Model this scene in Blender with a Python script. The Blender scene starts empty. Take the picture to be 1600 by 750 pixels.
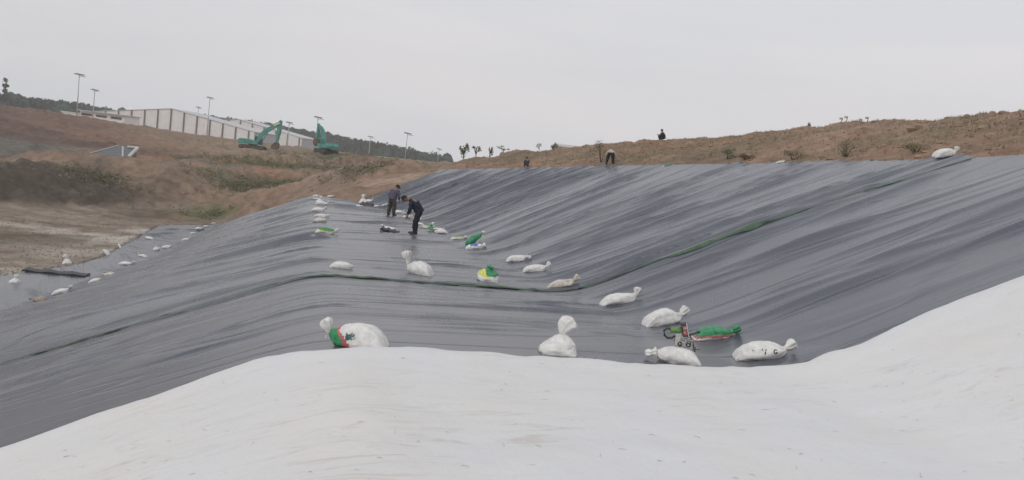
import bpy, bmesh, math, random
import numpy as np
from mathutils import Vector, Matrix
from mathutils.bvhtree import BVHTree
from mathutils import noise
random.seed(7); rng = np.random.default_rng(7)
R = math.radians
scene = bpy.context.scene
COL = scene.collection

# ------------------------------------------------------------------ camera
F = 1150.0
PITCH, ROLL = R(5.57), R(7.0)
r0 = Vector((1, 0, 0)); f0 = Vector((0, math.cos(PITCH), -math.sin(PITCH))); u0 = r0.cross(f0)
cr = r0 * math.cos(ROLL) + u0 * math.sin(ROLL)
cu = u0 * math.cos(ROLL) - r0 * math.sin(ROLL)
cam_d = bpy.data.cameras.new('camera'); cam = bpy.data.objects.new('camera', cam_d); COL.objects.link(cam)
M3 = Matrix((cr, cu, -f0)).transposed()
cam.matrix_world = M3.to_4x4()
cam_d.sensor_width = 36; cam_d.lens = 36 * F / 1600; cam_d.clip_end = 9000; cam_d.clip_start = 0.05
scene.camera = cam

def ray(px, py):
    d = f0 * F + cr * (px - 800) - cu * (py - 375)
    return d / d.y
def P(px, py, t): return ray(px, py) * t
def Pz(px, py, z):
    d = ray(px, py); return d * (z / d.z)
def proj(p):
    a = p[..., 0] * f0.x + p[..., 1] * f0.y + p[..., 2] * f0.z
    b = p[..., 0] * cr.x + p[..., 1] * cr.y + p[..., 2] * cr.z
    c = p[..., 0] * cu.x + p[..., 1] * cu.y + p[..., 2] * cu.z
    return 800 + F * b / a, 375 - F * c / a, a

# ------------------------------------------------------------------ noise
def _h(ix, iy, s):
    n = (ix.astype(np.int64) * 374761393 + iy.astype(np.int64) * 668265263 + s * 1442695041) & 0xffffffff
    n = ((n ^ (n >> 13)) * 1274126177) & 0xffffffff
    return ((n ^ (n >> 16)) & 0xffff) / 65535.0
def vnoise(x, y, s=0):
    ix = np.floor(x); iy = np.floor(y); fx = x - ix; fy = y - iy
    fx = fx * fx * (3 - 2 * fx); fy = fy * fy * (3 - 2 * fy)
    a = _h(ix, iy, s); b = _h(ix + 1, iy, s); c = _h(ix, iy + 1, s); d = _h(ix + 1, iy + 1, s)
    return (a * (1 - fx) + b * fx) * (1 - fy) + (c * (1 - fx) + d * fx) * fy - 0.5
def fbm(x, y, s=0, o=4):
    r = 0; a = 1
    for k in range(o):
        r = r + a * vnoise(x, y, s + k * 17); x = x * 2.03 + 3.1; y = y * 2.03 + 1.7; a *= 0.5
    return r

# ------------------------------------------------------------------ materials
def newmat(name):
    m = bpy.data.materials.new(name); m.use_nodes = True
    nt = m.node_tree; b = nt.nodes['Principled BSDF']
    return m, nt, b
def N(nt, t, **kw):
    n = nt.nodes.new(t)
    for k, v in kw.items():
        if k in n.inputs: n.inputs[k].default_value = v
        else: setattr(n, k, v)
    return n
def rgba(c): return (c[0], c[1], c[2], 1)
_mc = {}
def mat(name, col, rough=0.8, spec=0.3, var=0.25, scale=6.0, metallic=0.0, bump=0.0, dirt=None):
    """plain procedural surface: object-space mottling of one base colour"""
    if name in _mc: return _mc[name]
    m, nt, b = newmat(name); L = nt.links
    tc = N(nt, 'ShaderNodeTexCoord'); no = N(nt, 'ShaderNodeTexNoise', Scale=scale, Detail=5.0, Roughness=0.6)
    L.new(tc.outputs['Object'], no.inputs['Vector'])
    mx = N(nt, 'ShaderNodeMix', data_type='RGBA')
    lo = [c * (1 - var) for c in col]; hi = [min(1, c * (1 + var * 0.6)) for c in col]
    if dirt: lo = dirt
    mr = N(nt, 'ShaderNodeMapRange'); mr.inputs[1].default_value = 0.35; mr.inputs[2].default_value = 0.62
    L.new(no.outputs['Fac'], mr.inputs[0]); L.new(mr.outputs[0], mx.inputs['Factor'])
    mx.inputs['A'].default_value = rgba(lo); mx.inputs['B'].default_value = rgba(hi)
    L.new(mx.outputs['Result'], b.inputs['Base Color'])
    b.inputs['Roughness'].default_value = rough; b.inputs['Specular IOR Level'].default_value = spec
    b.inputs['Metallic'].default_value = metallic
    if bump:
        bp = N(nt, 'ShaderNodeBump', Strength=bump, Distance=0.02)
        L.new(no.outputs['Fac'], bp.inputs['Height']); L.new(bp.outputs[0], b.inputs['Normal'])
    _mc[name] = m; return m

# liner: black HDPE sheet, semi gloss, dusty
def liner_mat():
    m, nt, b = newmat('black_plastic_liner'); L = nt.links
    uv = N(nt, 'ShaderNodeUVMap'); uv.uv_map = 'UVMap'
    mp = N(nt, 'ShaderNodeMapping'); mp.inputs['Scale'].default_value = (0.035, 1.1, 1)
    L.new(uv.outputs[0], mp.inputs[0])
    n1 = N(nt, 'ShaderNodeTexNoise', Scale=1.0, Detail=4.0, Roughness=0.5); L.new(mp.outputs[0], n1.inputs['Vector'])
    mp2 = N(nt, 'ShaderNodeMapping'); mp2.inputs['Scale'].default_value = (0.2, 6.0, 1); L.new(uv.outputs[0], mp2.inputs[0])
    n2 = N(nt, 'ShaderNodeTexNoise', Scale=1.0, Detail=3.0, Roughness=0.5); L.new(mp2.outputs[0], n2.inputs['Vector'])
    ad = N(nt, 'ShaderNodeMath', operation='MULTIPLY_ADD'); L.new(n2.outputs['Fac'], ad.inputs[0]); ad.inputs[1].default_value = 0.12
    h1 = N(nt, 'ShaderNodeMath', operation='MULTIPLY'); L.new(n1.outputs['Fac'], h1.inputs[0]); h1.inputs[1].default_value = .5; L.new(h1.outputs[0], ad.inputs[2])
    hs = ad.outputs[0]
    for sx, sy, wid, amp in ((.045, .30, .013, .9), (.07, .62, .016, .6), (.09, 1.4, .02, .12)):
        m3 = N(nt, 'ShaderNodeMapping'); m3.inputs['Scale'].default_value = (sx, sy, 1); m3.inputs['Location'].default_value = (sy, sx, 0); L.new(uv.outputs[0], m3.inputs[0])
        n9 = N(nt, 'ShaderNodeTexNoise', Scale=1.0, Detail=2.0, Roughness=0.4); L.new(m3.outputs[0], n9.inputs['Vector'])
        s9 = N(nt, 'ShaderNodeMath', operation='SUBTRACT'); L.new(n9.outputs['Fac'], s9.inputs[0]); s9.inputs[1].default_value = .5
        a9 = N(nt, 'ShaderNodeMath', operation='ABSOLUTE'); L.new(s9.outputs[0], a9.inputs[0])
        r9 = N(nt, 'ShaderNodeMapRange'); r9.inputs[1].default_value = 0; r9.inputs[2].default_value = wid; r9.inputs[3].default_value = amp; r9.inputs[4].default_value = 0; L.new(a9.outputs[0], r9.inputs[0])
        q9 = N(nt, 'ShaderNodeMath', operation='ADD'); L.new(hs, q9.inputs[0]); L.new(r9.outputs[0], q9.inputs[1]); hs = q9.outputs[0]
    bp = N(nt, 'ShaderNodeBump', Strength=0.7, Distance=0.032); L.new(hs, bp.inputs['Height'])
    L.new(bp.outputs[0], b.inputs['Normal'])
    # dust
    n3 = N(nt, 'ShaderNodeTexNoise', Scale=0.35, Detail=8.0, Roughness=0.65); tc = N(nt, 'ShaderNodeTexCoord'); L.new(tc.outputs['Object'], n3.inputs['Vector'])
    cr_ = N(nt, 'ShaderNodeMapRange'); cr_.inputs[1].default_value = 0.30; cr_.inputs[2].default_value = 0.72; cr_.inputs[4].default_value = 1.0; L.new(n3.outputs['Fac'], cr_.inputs[0])
    at = N(nt, 'ShaderNodeAttribute'); at.attribute_name = 'dust'
    mu = N(nt, 'ShaderNodeMath', operation='MULTIPLY_ADD'); L.new(at.outputs['Fac'], mu.inputs[1]); L.new(cr_.outputs[0], mu.inputs[0]); mu.inputs[2].default_value = 0
    mx = N(nt, 'ShaderNodeMix', data_type='RGBA'); L.new(mu.outputs[0], mx.inputs['Factor'])
    mx.inputs['A'].default_value = (0.066, 0.074, 0.100, 1); mx.inputs['B'].default_value = (0.20, 0.19, 0.195, 1)
    L.new(mx.outputs['Result'], b.inputs['Base Color'])
    rr = N(nt, 'ShaderNodeMapRange'); rr.inputs[3].default_value = 0.20; rr.inputs[4].default_value = 0.36; L.new(n3.outputs['Fac'], rr.inputs[0])
    L.new(rr.outputs[0], b.inputs['Roughness']); b.inputs['Specular IOR Level'].default_value = 1.0
    return m

def geotex_mat():
    m, nt, b = newmat('white_felt_geotextile'); L = nt.links
    tc = N(nt, 'ShaderNodeTexCoord'); uv = N(nt, 'ShaderNodeUVMap'); uv.uv_map = 'UVMap'
    n1 = N(nt, 'ShaderNodeTexNoise', Scale=0.5, Detail=6.0, Roughness=0.6); L.new(tc.outputs['Object'], n1.inputs['Vector'])
    mx = N(nt, 'ShaderNodeMix', data_type='RGBA'); mr = N(nt, 'ShaderNodeMapRange'); mr.inputs[1].default_value = .4; mr.inputs[2].default_value = .65
    L.new(n1.outputs['Fac'], mr.inputs[0]); L.new(mr.outputs[0], mx.inputs['Factor'])
    mx.inputs['A'].default_value = (0.69, 0.69, 0.70, 1); mx.inputs['B'].default_value = (0.70, 0.685, 0.66, 1)
    # mud smears running across the sheet
    mp = N(nt, 'ShaderNodeMapping'); mp.inputs['Scale'].default_value = (1.4, 6.5, 1); L.new(uv.outputs[0], mp.inputs[0])
    n2 = N(nt, 'ShaderNodeTexNoise', Scale=1.0, Detail=7.0, Roughness=0.72, Distortion=0.8); L.new(mp.outputs[0], n2.inputs['Vector'])
    n3 = N(nt, 'ShaderNodeTexNoise', Scale=0.55, Detail=3.0); L.new(tc.outputs['Object'], n3.inputs['Vector'])
    a = N(nt, 'ShaderNodeMapRange'); a.inputs[1].default_value = .53; a.inputs[2].default_value = .70; L.new(n2.outputs['Fac'], a.inputs[0])
    c = N(nt, 'ShaderNodeMapRange'); c.inputs[1].default_value = .42; c.inputs[2].default_value = .62; L.new(n3.outputs['Fac'], c.inputs[0])
    mu = N(nt, 'ShaderNodeMath', operation='MULTIPLY'); L.new(a.outputs[0], mu.inputs[0]); L.new(c.outputs[0], mu.inputs[1])
    mu2 = N(nt, 'ShaderNodeMath', operation='MULTIPLY'); L.new(mu.outputs[0], mu2.inputs[0]); mu2.inputs[1].default_value = .6
    mx2 = N(nt, 'ShaderNodeMix', data_type='RGBA'); L.new(mu2.outputs[0], mx2.inputs['Factor'])
    L.new(mx.outputs['Result'], mx2.inputs['A']); mx2.inputs['B'].default_value = (0.46, 0.40, 0.355, 1)
    # small straw specks
    n4 = N(nt, 'ShaderNodeTexNoise', Scale=1.0, Detail=2.0, Roughness=0.5, Distortion=1.2); mp4 = N(nt, 'ShaderNodeMapping'); mp4.inputs['Scale'].default_value = (5, 22, 1); mp4.inputs['Rotation'].default_value = (0, 0, 0.3)
    L.new(uv.outputs[0], mp4.inputs[0]); L.new(mp4.outputs[0], n4.inputs['Vector'])
    d = N(nt, 'ShaderNodeMapRange'); d.inputs[1].default_value = .71; d.inputs[2].default_value = .78; L.new(n4.outputs['Fac'], d.inputs[0])
    d2 = N(nt, 'ShaderNodeMath', operation='MULTIPLY'); L.new(d.outputs[0], d2.inputs[0]); d2.inputs[1].default_value = .6
    mx3 = N(nt, 'ShaderNodeMix', data_type='RGBA'); L.new(d2.outputs[0], mx3.inputs['Factor']); L.new(mx2.outputs['Result'], mx3.inputs['A']); mx3.inputs['B'].default_value = (0.33, 0.29, 0.22, 1)
    L.new(mx3.outputs['Result'], b.inputs['Base Color'])
    b.inputs['Roughness'].default_value = 0.95; b.inputs['Specular IOR Level'].default_value = 0.1
    n5 = N(nt, 'ShaderNodeTexNoise', Scale=3.2, Detail=10.0, Roughness=0.6); L.new(tc.outputs['Object'], n5.inputs['Vector'])
    bp = N(nt, 'ShaderNodeBump', Strength=0.5, Distance=0.05); L.new(n5.outputs['Fac'], bp.inputs['Height']); L.new(bp.outputs[0], b.inputs['Normal'])
    return m

def ground_mat():
    m, nt, b = newmat('bare_earth'); L = nt.links
    at = N(nt, 'ShaderNodeAttribute'); at.attribute_name = 'soil'
    tc = N(nt, 'ShaderNodeTexCoord')
    n1 = N(nt, 'ShaderNodeTexNoise', Scale=0.9, Detail=10.0, Roughness=0.72); L.new(tc.outputs['Object'], n1.inputs['Vector'])
    n2 = N(nt, 'ShaderNodeTexNoise', Scale=0.09, Detail=6.0, Roughness=0.6); L.new(tc.outputs['Object'], n2.inputs['Vector'])
    a = N(nt, 'ShaderNodeMapRange'); a.inputs[1].default_value = .3; a.inputs[2].default_value = .7; a.inputs[3].default_value = .62; a.inputs[4].default_value = 1.35; L.new(n1.outputs['Fac'], a.inputs[0])
    c = N(nt, 'ShaderNodeMapRange'); c.inputs[1].default_value = .3; c.inputs[2].default_value = .7; c.inputs[3].default_value = .82; c.inputs[4].default_value = 1.18; L.new(n2.outputs['Fac'], c.inputs[0])
    mu = N(nt, 'ShaderNodeMath', operation='MULTIPLY'); L.new(a.outputs[0], mu.inputs[0]); L.new(c.outputs[0], mu.inputs[1])
    vm = N(nt, 'ShaderNodeVectorMath', operation='SCALE'); L.new(at.outputs['Color'], vm.inputs[0]); L.new(mu.outputs[0], vm.inputs['Scale'])
    L.new(vm.outputs[0], b.inputs['Base Color'])
    b.inputs['Roughness'].default_value = 0.95; b.inputs['Specular IOR Level'].default_value = 0.15
    bp = N(nt, 'ShaderNodeBump', Strength=0.8, Distance=0.25); L.new(n1.outputs['Fac'], bp.inputs['Height']); L.new(bp.outputs[0], b.inputs['Normal'])
    return m

# ------------------------------------------------------------------ mesh helpers
def mesh_obj(name, verts, faces, m=None, parent=None, smooth=True, uv=None):
    me = bpy.data.meshes.new(name)
    if isinstance(verts, np.ndarray): verts = verts.tolist()
    if isinstance(faces, np.ndarray): faces = faces.tolist()
    me.from_pydata(verts, [], faces); me.update()
    if smooth: me.polygons.foreach_set('use_smooth', [True] * len(me.polygons))
    o = bpy.data.objects.new(name, me); COL.objects.link(o)
    for mm in (m if isinstance(m, (list, tuple)) else [m]):
        if mm: me.materials.append(mm)
    if parent: o.parent = parent
    return o
def tag(o, label=None, cat=None, group=None, kind=None):
    if label: o['label'] = label
    if cat: o['category'] = cat
    if group: o['group'] = group
    if kind: o['kind'] = kind
    return o
def empty(name, loc=(0, 0, 0), rot=None):
    o = bpy.data.objects.new(name, None); COL.objects.link(o)
    if rot is not None: o.matrix_world = Matrix.Translation(Vector(loc)) @ rot.to_4x4()
    else: o.location = loc
    o.empty_display_size = 0.2
    return o
class MB:
    def __init__(s): s.v = []; s.f = []
    def add(s, v, f):
        k = len(s.v); s.v += [tuple(p) for p in v]; s.f += [tuple(i + k for i in q) for q in f]; return s
    def box(s, c, d, rot=None):
        c = Vector(c); h = Vector(d) / 2; vs = []
        for z in (-1, 1):
            for y in (-1, 1):
                for x in (-1, 1):
                    p = Vector((x * h.x, y * h.y, z * h.z)); vs.append(c + (rot @ p if rot else p))
        return s.add(vs, [(0, 2, 3, 1), (4, 5, 7, 6), (0, 1, 5, 4), (2, 6, 7, 3), (0, 4, 6, 2), (1, 3, 7, 5)])
    def tube(s, pts, rad, n=8, cap=True):
        pts = [Vector(p) for p in pts]
        if not hasattr(rad, '__len__'): rad = [rad] * len(pts)
        vs = []; fs = []
        up = Vector((0, 0, 1))
        for i, p in enumerate(pts):
            d = (pts[min(i + 1, len(pts) - 1)] - pts[max(i - 1, 0)]).normalized()
            a = d.cross(up)
            if a.length < 0.05: a = d.cross(Vector((1, 0, 0)))
            a.normalize(); b = d.cross(a)
            for k in range(n):
                t = 2 * math.pi * k / n; vs.append(p + (a * math.cos(t) + b * math.sin(t)) * rad[i])
        for i in range(len(pts) - 1):
            for k in range(n):
                k2 = (k + 1) % n; fs.append((i * n + k, i * n + k2, (i + 1) * n + k2, (i + 1) * n + k))
        if cap: fs.append(tuple(range(n))[::-1]); fs.append(tuple((len(pts) - 1) * n + k for k in range(n)))
        return s.add(vs, fs)
    def prism(s, poly, y0, y1):
        """polygon in xz extruded along y"""
        n = len(poly); vs = [(x, y0, z) for x, z in poly] + [(x, y1, z) for x, z in poly]
        fs = [tuple(range(n)), tuple(range(2 * n - 1, n - 1, -1))] + [(k, k + n, (k + 1) % n + n, (k + 1) % n) for k in range(n)]
        return s.add(vs, fs)
    def ball(s, c, r, nu=12, nv=8, sc=(1, 1, 1), rot=None):
        c = Vector(c); vs = []; fs = []
        for j in range(nv + 1):
            ph = math.pi * j / nv
            for i in range(nu):
                th = 2 * math.pi * i / nu
                p = Vector((math.sin(ph) * math.cos(th) * sc[0], math.sin(ph) * math.sin(th) * sc[1], math.cos(ph) * sc[2])) * r
                vs.append(c + (rot @ p if rot else p))
        for j in range(nv):
            for i in range(nu):
                i2 = (i + 1) % nu; fs.append((j * nu + i, (j + 1) * nu + i, (j + 1) * nu + i2, j * nu + i2))
        return s.add(vs, fs)
    def build(s, name, m=None, parent=None, smooth=False):
        return mesh_obj(name, s.v, s.f, m, parent, smooth)
def bevel(o, w=0.02, seg=2):
    md = o.modifiers.new('bevel', 'BEVEL'); md.width = w; md.segments = seg; md.limit_method = 'ANGLE'; return o

# ------------------------------------------------------------------ the lined slopes: loft through surveyed stations
_zt = ([-20, 0, 9, 12, 17, 29, 40, 50, 60], [-2.0, -2.15, -2.42, -2.55, -2.8, -3.1, -3.27, -3.4, -3.5])
def bench(px, py):
    d = ray(px, py); t = 10
    for _ in range(60): t = 0.5 * t + 0.5 * (np.interp(t, *_zt) / d.z)
    return d * t
FL = -8.0
V = Vector
stO = [V((-20, -9, FL)), V((-22, 3, FL)), V((-25, 14, FL)), V((-27, 25, FL)), V((-25, 30, FL)), V((-23.6, 35.5, FL)), V((-23.3, 41, FL)), V((-25, 47.5, FL)), V((-28.2, 58.6, FL))]
stT = [V((-9, -9, FL)), V((-12, 1, FL)), V((-14, 11, FL)), V((-15.7, 20.2, FL)), Pz(-60, 520, FL), Pz(60, 470, FL), Pz(170, 428, FL), Pz(250, 398, FL), Pz(338, 351, FL)]
stL = [V((2.2, -8, -2.0)), V((-.1, 1.0, -2.2)), bench(500, 552), bench(490, 430), bench(489, 398), bench(489, 372), bench(489, 350), bench(489, 330), bench(490, 305)]
stR = [V((8.9, -7, -2.0)), V((6.3, 2.5, -2.2)), bench(1205, 574), bench(900, 460), bench(815, 418), bench(735, 385), bench(690, 358), bench(655, 341), bench(562, 316)]
stC = [V((26.5, -4, 4.6)), V((22, 6, 4.0)), V((17.8, 14.6, 3.1)), P(1525, 246, 23.3), P(1290, 252, 32), P(1060, 257, 41), P(950, 259, 46), P(860, 261.5, 51), P(690, 265, 58)]
CTL = np.array([[list(p) for p in line] for line in (stO, stT, stL, stR, stC)])   # 5 x n x 3
NS = CTL.shape[1]
def catmull(line, v):
    v = np.clip(v, 0, NS - 1); i = np.minimum(v.astype(int), NS - 2); f = (v - i)[..., None]
    g = lambda k: line[np.clip(k, 0, NS - 1)]
    p0, p1, p2, p3 = g(i - 1), g(i), g(i + 1), g(i + 2)
    a = 0.5 * (2 * p1 + (p2 - p0) * f + (2 * p0 - 5 * p1 + 4 * p2 - p3) * f ** 2 + (3 * p1 - p0 - 3 * p2 + p3) * f ** 3)
    return a
def loft(v, w):
    """v, w: equal-shape arrays; w 0..4 across O,T,L,R,C"""
    lines = [catmull(CTL[k], v) for k in range(5)]
    acc = 0
    offs = np.array([-1, -.7, -.4, -.15, .15, .4, .7, 1])
    wid = np.interp(w, [0, .3, 1, 2, 3, 3.6, 4], [0, .12, .12, .055, .085, .08, 0])
    for o in offs:
        ww = np.clip(w + o * wid, 0, 3.9999); i = ww.astype(int); f = (ww - i)[..., None]
        stack = np.stack(lines)               # 5 x ... x 3
        a = np.take_along_axis(stack, i[None, ..., None].repeat(3, -1), 0)[0]
        b = np.take_along_axis(stack, (i + 1)[None, ..., None].repeat(3, -1), 0)[0]
        acc = acc + a * (1 - f) + b * f
    return acc / len(offs)
# metric along the crest line for each v
_vv = np.linspace(0, NS - 1, 2000); _cl = catmull(CTL[2], _vv); _sl = np.concatenate([[0], np.cumsum(np.linalg.norm(np.diff(_cl, axis=0), axis=1))])
def s_of_v(v): return np.interp(v, _vv, _sl)
def v_of_s(s): return np.interp(s, _sl, _vv)

# explicit folds + random folds ------------------------------------------------
FOLDS = []   # s0, w_a, w_b, amp, width, lean, skew
S2 = float(s_of_v(2.0)); SE = float(s_of_v(NS - 1.0))
for k in range(250):      # right slope, thin folds of the far part
    s = rng.uniform(S2 + 6.5, SE); a = rng.uniform(2.8, 3.6); b = min(4.08, a + rng.uniform(.35, 1.25))
    FOLDS.append((s, a, b, rng.uniform(.015, .05) * (0.95 + (s - S2) / 110), rng.uniform(.045, .10), rng.uniform(-.6, .6), rng.uniform(-1, 1) * .35))
for k in range(26):      # right slope, broad soft swells of the near part
    s = rng.uniform(S2 - 1, S2 + 9); a = rng.uniform(2.8, 3.3); b = a + rng.uniform(.5, 1.3)
    FOLDS.append((s, a, b, rng.uniform(.04, .085), rng.uniform(.13, .28), rng.uniform(-.5, .5), rng.uniform(-1, 1)))
for k in range(130):      # left slope
    s = rng.uniform(S2 + 1, SE); a = rng.uniform(.9, 1.9); b = min(2.1, a + rng.uniform(.12, .6))
    FOLDS.append((s, a, b, rng.uniform(.015, .05), rng.uniform(.04, .09), rng.uniform(-.5, .5), rng.uniform(-1, 1) * .3))
for k in range(46):      # crest wrap and bench
    s = rng.uniform(S2 + .6, SE); a = rng.uniform(1.9, 2.7); b = a + rng.uniform(.25, 1.0)
    FOLDS.append((s, a, b, rng.uniform(.01, .035), rng.uniform(.06, .2), rng.uniform(-.5, .5), rng.uniform(-.8, .8)))
for k in range(40):      # floor strip
    s = rng.uniform(S2, SE); a = rng.uniform(-.1, .7); b = a + rng.uniform(.2, .7)
    FOLDS.append((s, a, b, rng.uniform(.02, .07), rng.uniform(.1, .3), rng.uniform(-.5, .5), rng.uniform(-1, 1)))
vS = lambda v, d=0: float(s_of_v(v)) + d
FOLDS += [(vS(5.0, .25), 1.5, 2.1, .12, .13, .9, 0), (vS(5.75), 1.5, 2.1, .07, .08, .6, 0), (vS(6.5), 1.6, 2.0, .07, .08, .6, 0), (vS(7.1), 1.5, 1.95, .07, .08, .6, 0),
          (vS(3.0, 1.3), 3.15, 3.9, .06, .07, .5, .3), (vS(3.0, .55), 3.0, 3.35, .09, .07, .3, .6), (vS(3.9), 3.0, 4.05, .08, .08, .4, 0), (vS(4.5), 3.05, 4.05, .07, .075, .4, .3),
          (vS(5.2), 3.1, 4.05, .075, .08, .4, 0), (vS(6.0), 3.1, 4.05, .08, .08, .4, 0), (vS(6.9), 3.1, 4.05, .08, .08, .4, 0), (vS(2.0, 1.8), 3.02, 4.0, .07, .10, .2, .5), (vS(2.0, 2.9), 3.1, 3.8, .08, .2, .2, .3),
          (vS(5.05), 2.1, 3.0, .035, .08, .3, 0), (vS(6.3), 2.2, 3.0, .045, .08, .3, 0), (vS(7.3), 2.1, 3.0, .045, .08, .3, 0), (vS(2.55), 2.1, 3.0, .035, .10, .3, .4),
          (vS(3.0, .2), 1.6, 1.95, .07, .06, .6, .0), (vS(3.0, .9), 1.3, 1.98, .06, .06, .6, .0)]
for k in range(36):      # long thin folds that cross bench and slope together
    s = rng.uniform(S2 + 4, SE); a = rng.uniform(1.9, 2.9); b = a + rng.uniform(.9, 1.7)
    FOLDS.append((s, a, min(b, 4.05), rng.uniform(.015, .035), rng.uniform(.04, .07), rng.uniform(-.3, .6), rng.uniform(-.3, .3)))
def relief(v, w):
    """grid arrays (rows constant v, columns constant w)"""
    s = s_of_v(v)[:, 0]; wc = w[0]; z = np.zeros(v.shape)
    z += .012 * fbm(s_of_v(v) * .8, w * .4, 5, 3) + .007 * fbm(s_of_v(v) * 2.6, w * 1.1, 9, 3)
    for j, (s0, a, b, amp, wd, lean, skew) in enumerate(FOLDS):
        cols = np.where((wc >= a) & (wc <= b))[0]
        if len(cols) == 0: continue
        span = 6 * wd + 1.6
        i0, i1 = np.searchsorted(s, s0 - span), np.searchsorted(s, s0 + span)
        if i1 <= i0: continue
        ww = wc[cols]; q = (ww - a) / (b - a); env = np.clip(np.sin(np.pi * q), 0, 1) ** .6
        cen = s0 + .14 * vnoise(ww * 1.1 + j, ww * 0 + j * 3.3, 3) + .035 * vnoise(ww * 5 + j, ww * 0 + j, 4) + skew * (q - .5)
        A = (2.1 if s0 > S2 + 6 else 1.6) * amp * env * (.75 + .9 * vnoise(ww * 5 + j * 2, ww * 0, 6)); wd = wd * .85
        d = (s[i0:i1, None] - cen[None, :])
        ln = min(1.25, .75 + .5 * lean); d2 = np.where(d > 0, d / (wd * (1 + .6 * ln)), d / (wd * (1 - .62 * ln)))
        z[i0:i1, cols] += A[None, :] * np.exp(-np.abs(d2) ** 1.25)
    return z

def wcols(n): return np.concatenate([np.linspace(k, k + 1, n[k], endpoint=False) for k in range(4)] + [[4.0, 4.0]])
def grid_faces(nr, nc):
    i = np.arange(nr - 1)[:, None] * nc + np.arange(nc - 1)[None, :]
    return np.stack([i, i + 1, i + nc + 1, i + nc], -1).reshape(-1, 4)
def grid_obj(name, pts, m, uvs):
    nr, nc = pts.shape[:2]; f = grid_faces(nr, nc)
    me = bpy.data.meshes.new(name)
    me.vertices.add(nr * nc); me.vertices.foreach_set('co', pts.reshape(-1).astype(np.float32))
    me.loops.add(f.size); me.loops.foreach_set('vertex_index', f.reshape(-1).astype(np.int32))
    me.polygons.add(len(f)); me.polygons.foreach_set('loop_start', np.arange(0, f.size, 4, dtype=np.int32))
    me.polygons.foreach_set('use_smooth', np.ones(len(f), dtype=bool))
    me.update(calc_edges=True)
    if uvs is not None:
        ul = me.uv_layers.new(name='UVMap'); ul.data.foreach_set('uv', uvs.reshape(-1, 2)[f.reshape(-1)].reshape(-1).astype(np.float32))
    me.materials.append(m)
    o = bpy.data.objects.new(name, me); COL.objects.link(o); return o, me

wc = wcols([26, 70, 56, 110])
_wm = np.array([0, 6.5, 18, 23.5, 38.0])   # metres across for uv
# edge of the white sheet, traced where it lies on the slopes
EX = [-900, 0, 100, 215, 300, 400, 450, 500, 600, 800, 1000, 1130, 1240, 1330, 1450, 1540, 1600, 2400]
EY = [1010, 705, 670, 627, 600, 565, 554, 549.5, 547, 557, 572, 578, 571, 545, 487, 450, 427, 150]
def edge_v():
    vt = np.linspace(0.9, 3.2, 460)[:, None] + 0 * wc[None, :]; wt = vt * 0 + wc[None, :]
    p = loft(vt, wt); x, y, a = proj(p)
    ok = (a > .3) & (y < np.interp(x, EX, EY)) & (x > -700) & (x < 2200)
    res = np.full(len(wc), 2.0)
    for j in range(len(wc)):
        k = np.where(ok[:, j])[0]
        if len(k): res[j] = vt[k[0], 0]
    res[wc < .9] = np.nan
    good = ~np.isnan(res); res = np.interp(wc, wc[good], res[good])
    res = np.convolve(np.pad(res, 2, 'edge'), np.ones(5) / 5, 'valid') + .012 * vnoise(wc * 18, wc * 0, 300) + .008 * vnoise(wc * 43, wc * 0, 301)
    return np.clip(res, 1.2, 2.9)
EV = edge_v()

# liner
vrows = v_of_s(np.arange(S2 - 1.6, SE + .01, .036)); 
vg = vrows[:, None] + 0 * wc[None, :]; wg = vg * 0 + wc[None, :]
pts = loft(vg, wg); rel = relief(vg, wg); rel *= np.clip((vg - EV[None, :]) / .12 + .15, .15, 1)
pts[..., 2] += rel
# seam line: the upper sheet laps over the lower one
sm = s_of_v(vg); ds = sm - vS(3.0)
lap = .03 * np.exp(-np.clip(ds, 0, 9) / .35) * (ds > 0)
pts[..., 2] += lap
pts[:, -1] += np.array((.32, .26, -.35))
pts[..., 2] -= .16 * (vg < EV[None, :] - .014)
LIN = liner_mat()
uvs = np.stack([np.interp(wg, range(5), _wm), s_of_v(vg)], -1)
liner, lme = grid_obj('black_liner', pts, LIN, uvs)
tag(liner, kind='structure')
at = lme.attributes.new('dust', 'FLOAT', 'POINT')
dust = np.interp(wg, [0, .15, .9, 1.1, 1.9, 2.2, 2.8, 3.1, 4], [1.0, .8, .6, .5, .55, .75, .7, .2, .14])
dust = np.clip(dust * (1 + .8 * fbm(sm * .25, wg * 3, 21, 3)) , 0, 1)
at.data.foreach_set('value', dust.reshape(-1).astype(np.float32))
# white sheet
aa = np.linspace(0, 1, 190)[:, None]
vw = 0.0 + (EV[None, :] - 0.0) * aa; ww_ = vw * 0 + wc[None, :]
pw = loft(vw, ww_); sw = s_of_v(vw)
pw[..., 2] += .03 + .05 * fbm(pw[..., 0] * .55, pw[..., 1] * .55, 31, 4) + .03 * fbm(pw[..., 0] * 1.6, pw[..., 1] * 2.4, 33, 4) + .02 * fbm(sw * 2.2, ww_ * 5, 41, 3)
for j in range(16):   # long soft rucks in the felt
    s0 = rng.uniform(2, S2); a_ = rng.uniform(1.6, 3.4); b_ = a_ + rng.uniform(.3, .8)
    q = (ww_ - a_) / (b_ - a_); env = np.where((q > 0) & (q < 1), np.sin(np.pi * np.clip(q, 0, 1)), 0)
    cen = s0 + 1.4 * vnoise(ww_ * 2 + j, ww_ * 0, 7)
    pw[..., 2] += rng.uniform(.012, .035) * env * np.exp(-((sw - cen) / rng.uniform(.07, .2)) ** 2)
pw[:, -1] += np.array((.32, .26, -.35))
pw[-7:-1, :, 2] += .035 * np.array([.3, .7, 1, 1, .9, .7])[:, None]
pw[-1, :, 2] -= .03
pw[-1, :, 1] += .012
pw[-4:, :, 1] += .05 * vnoise(ww_[-4:] * 14, ww_[-4:] * 0, 77)
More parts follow.
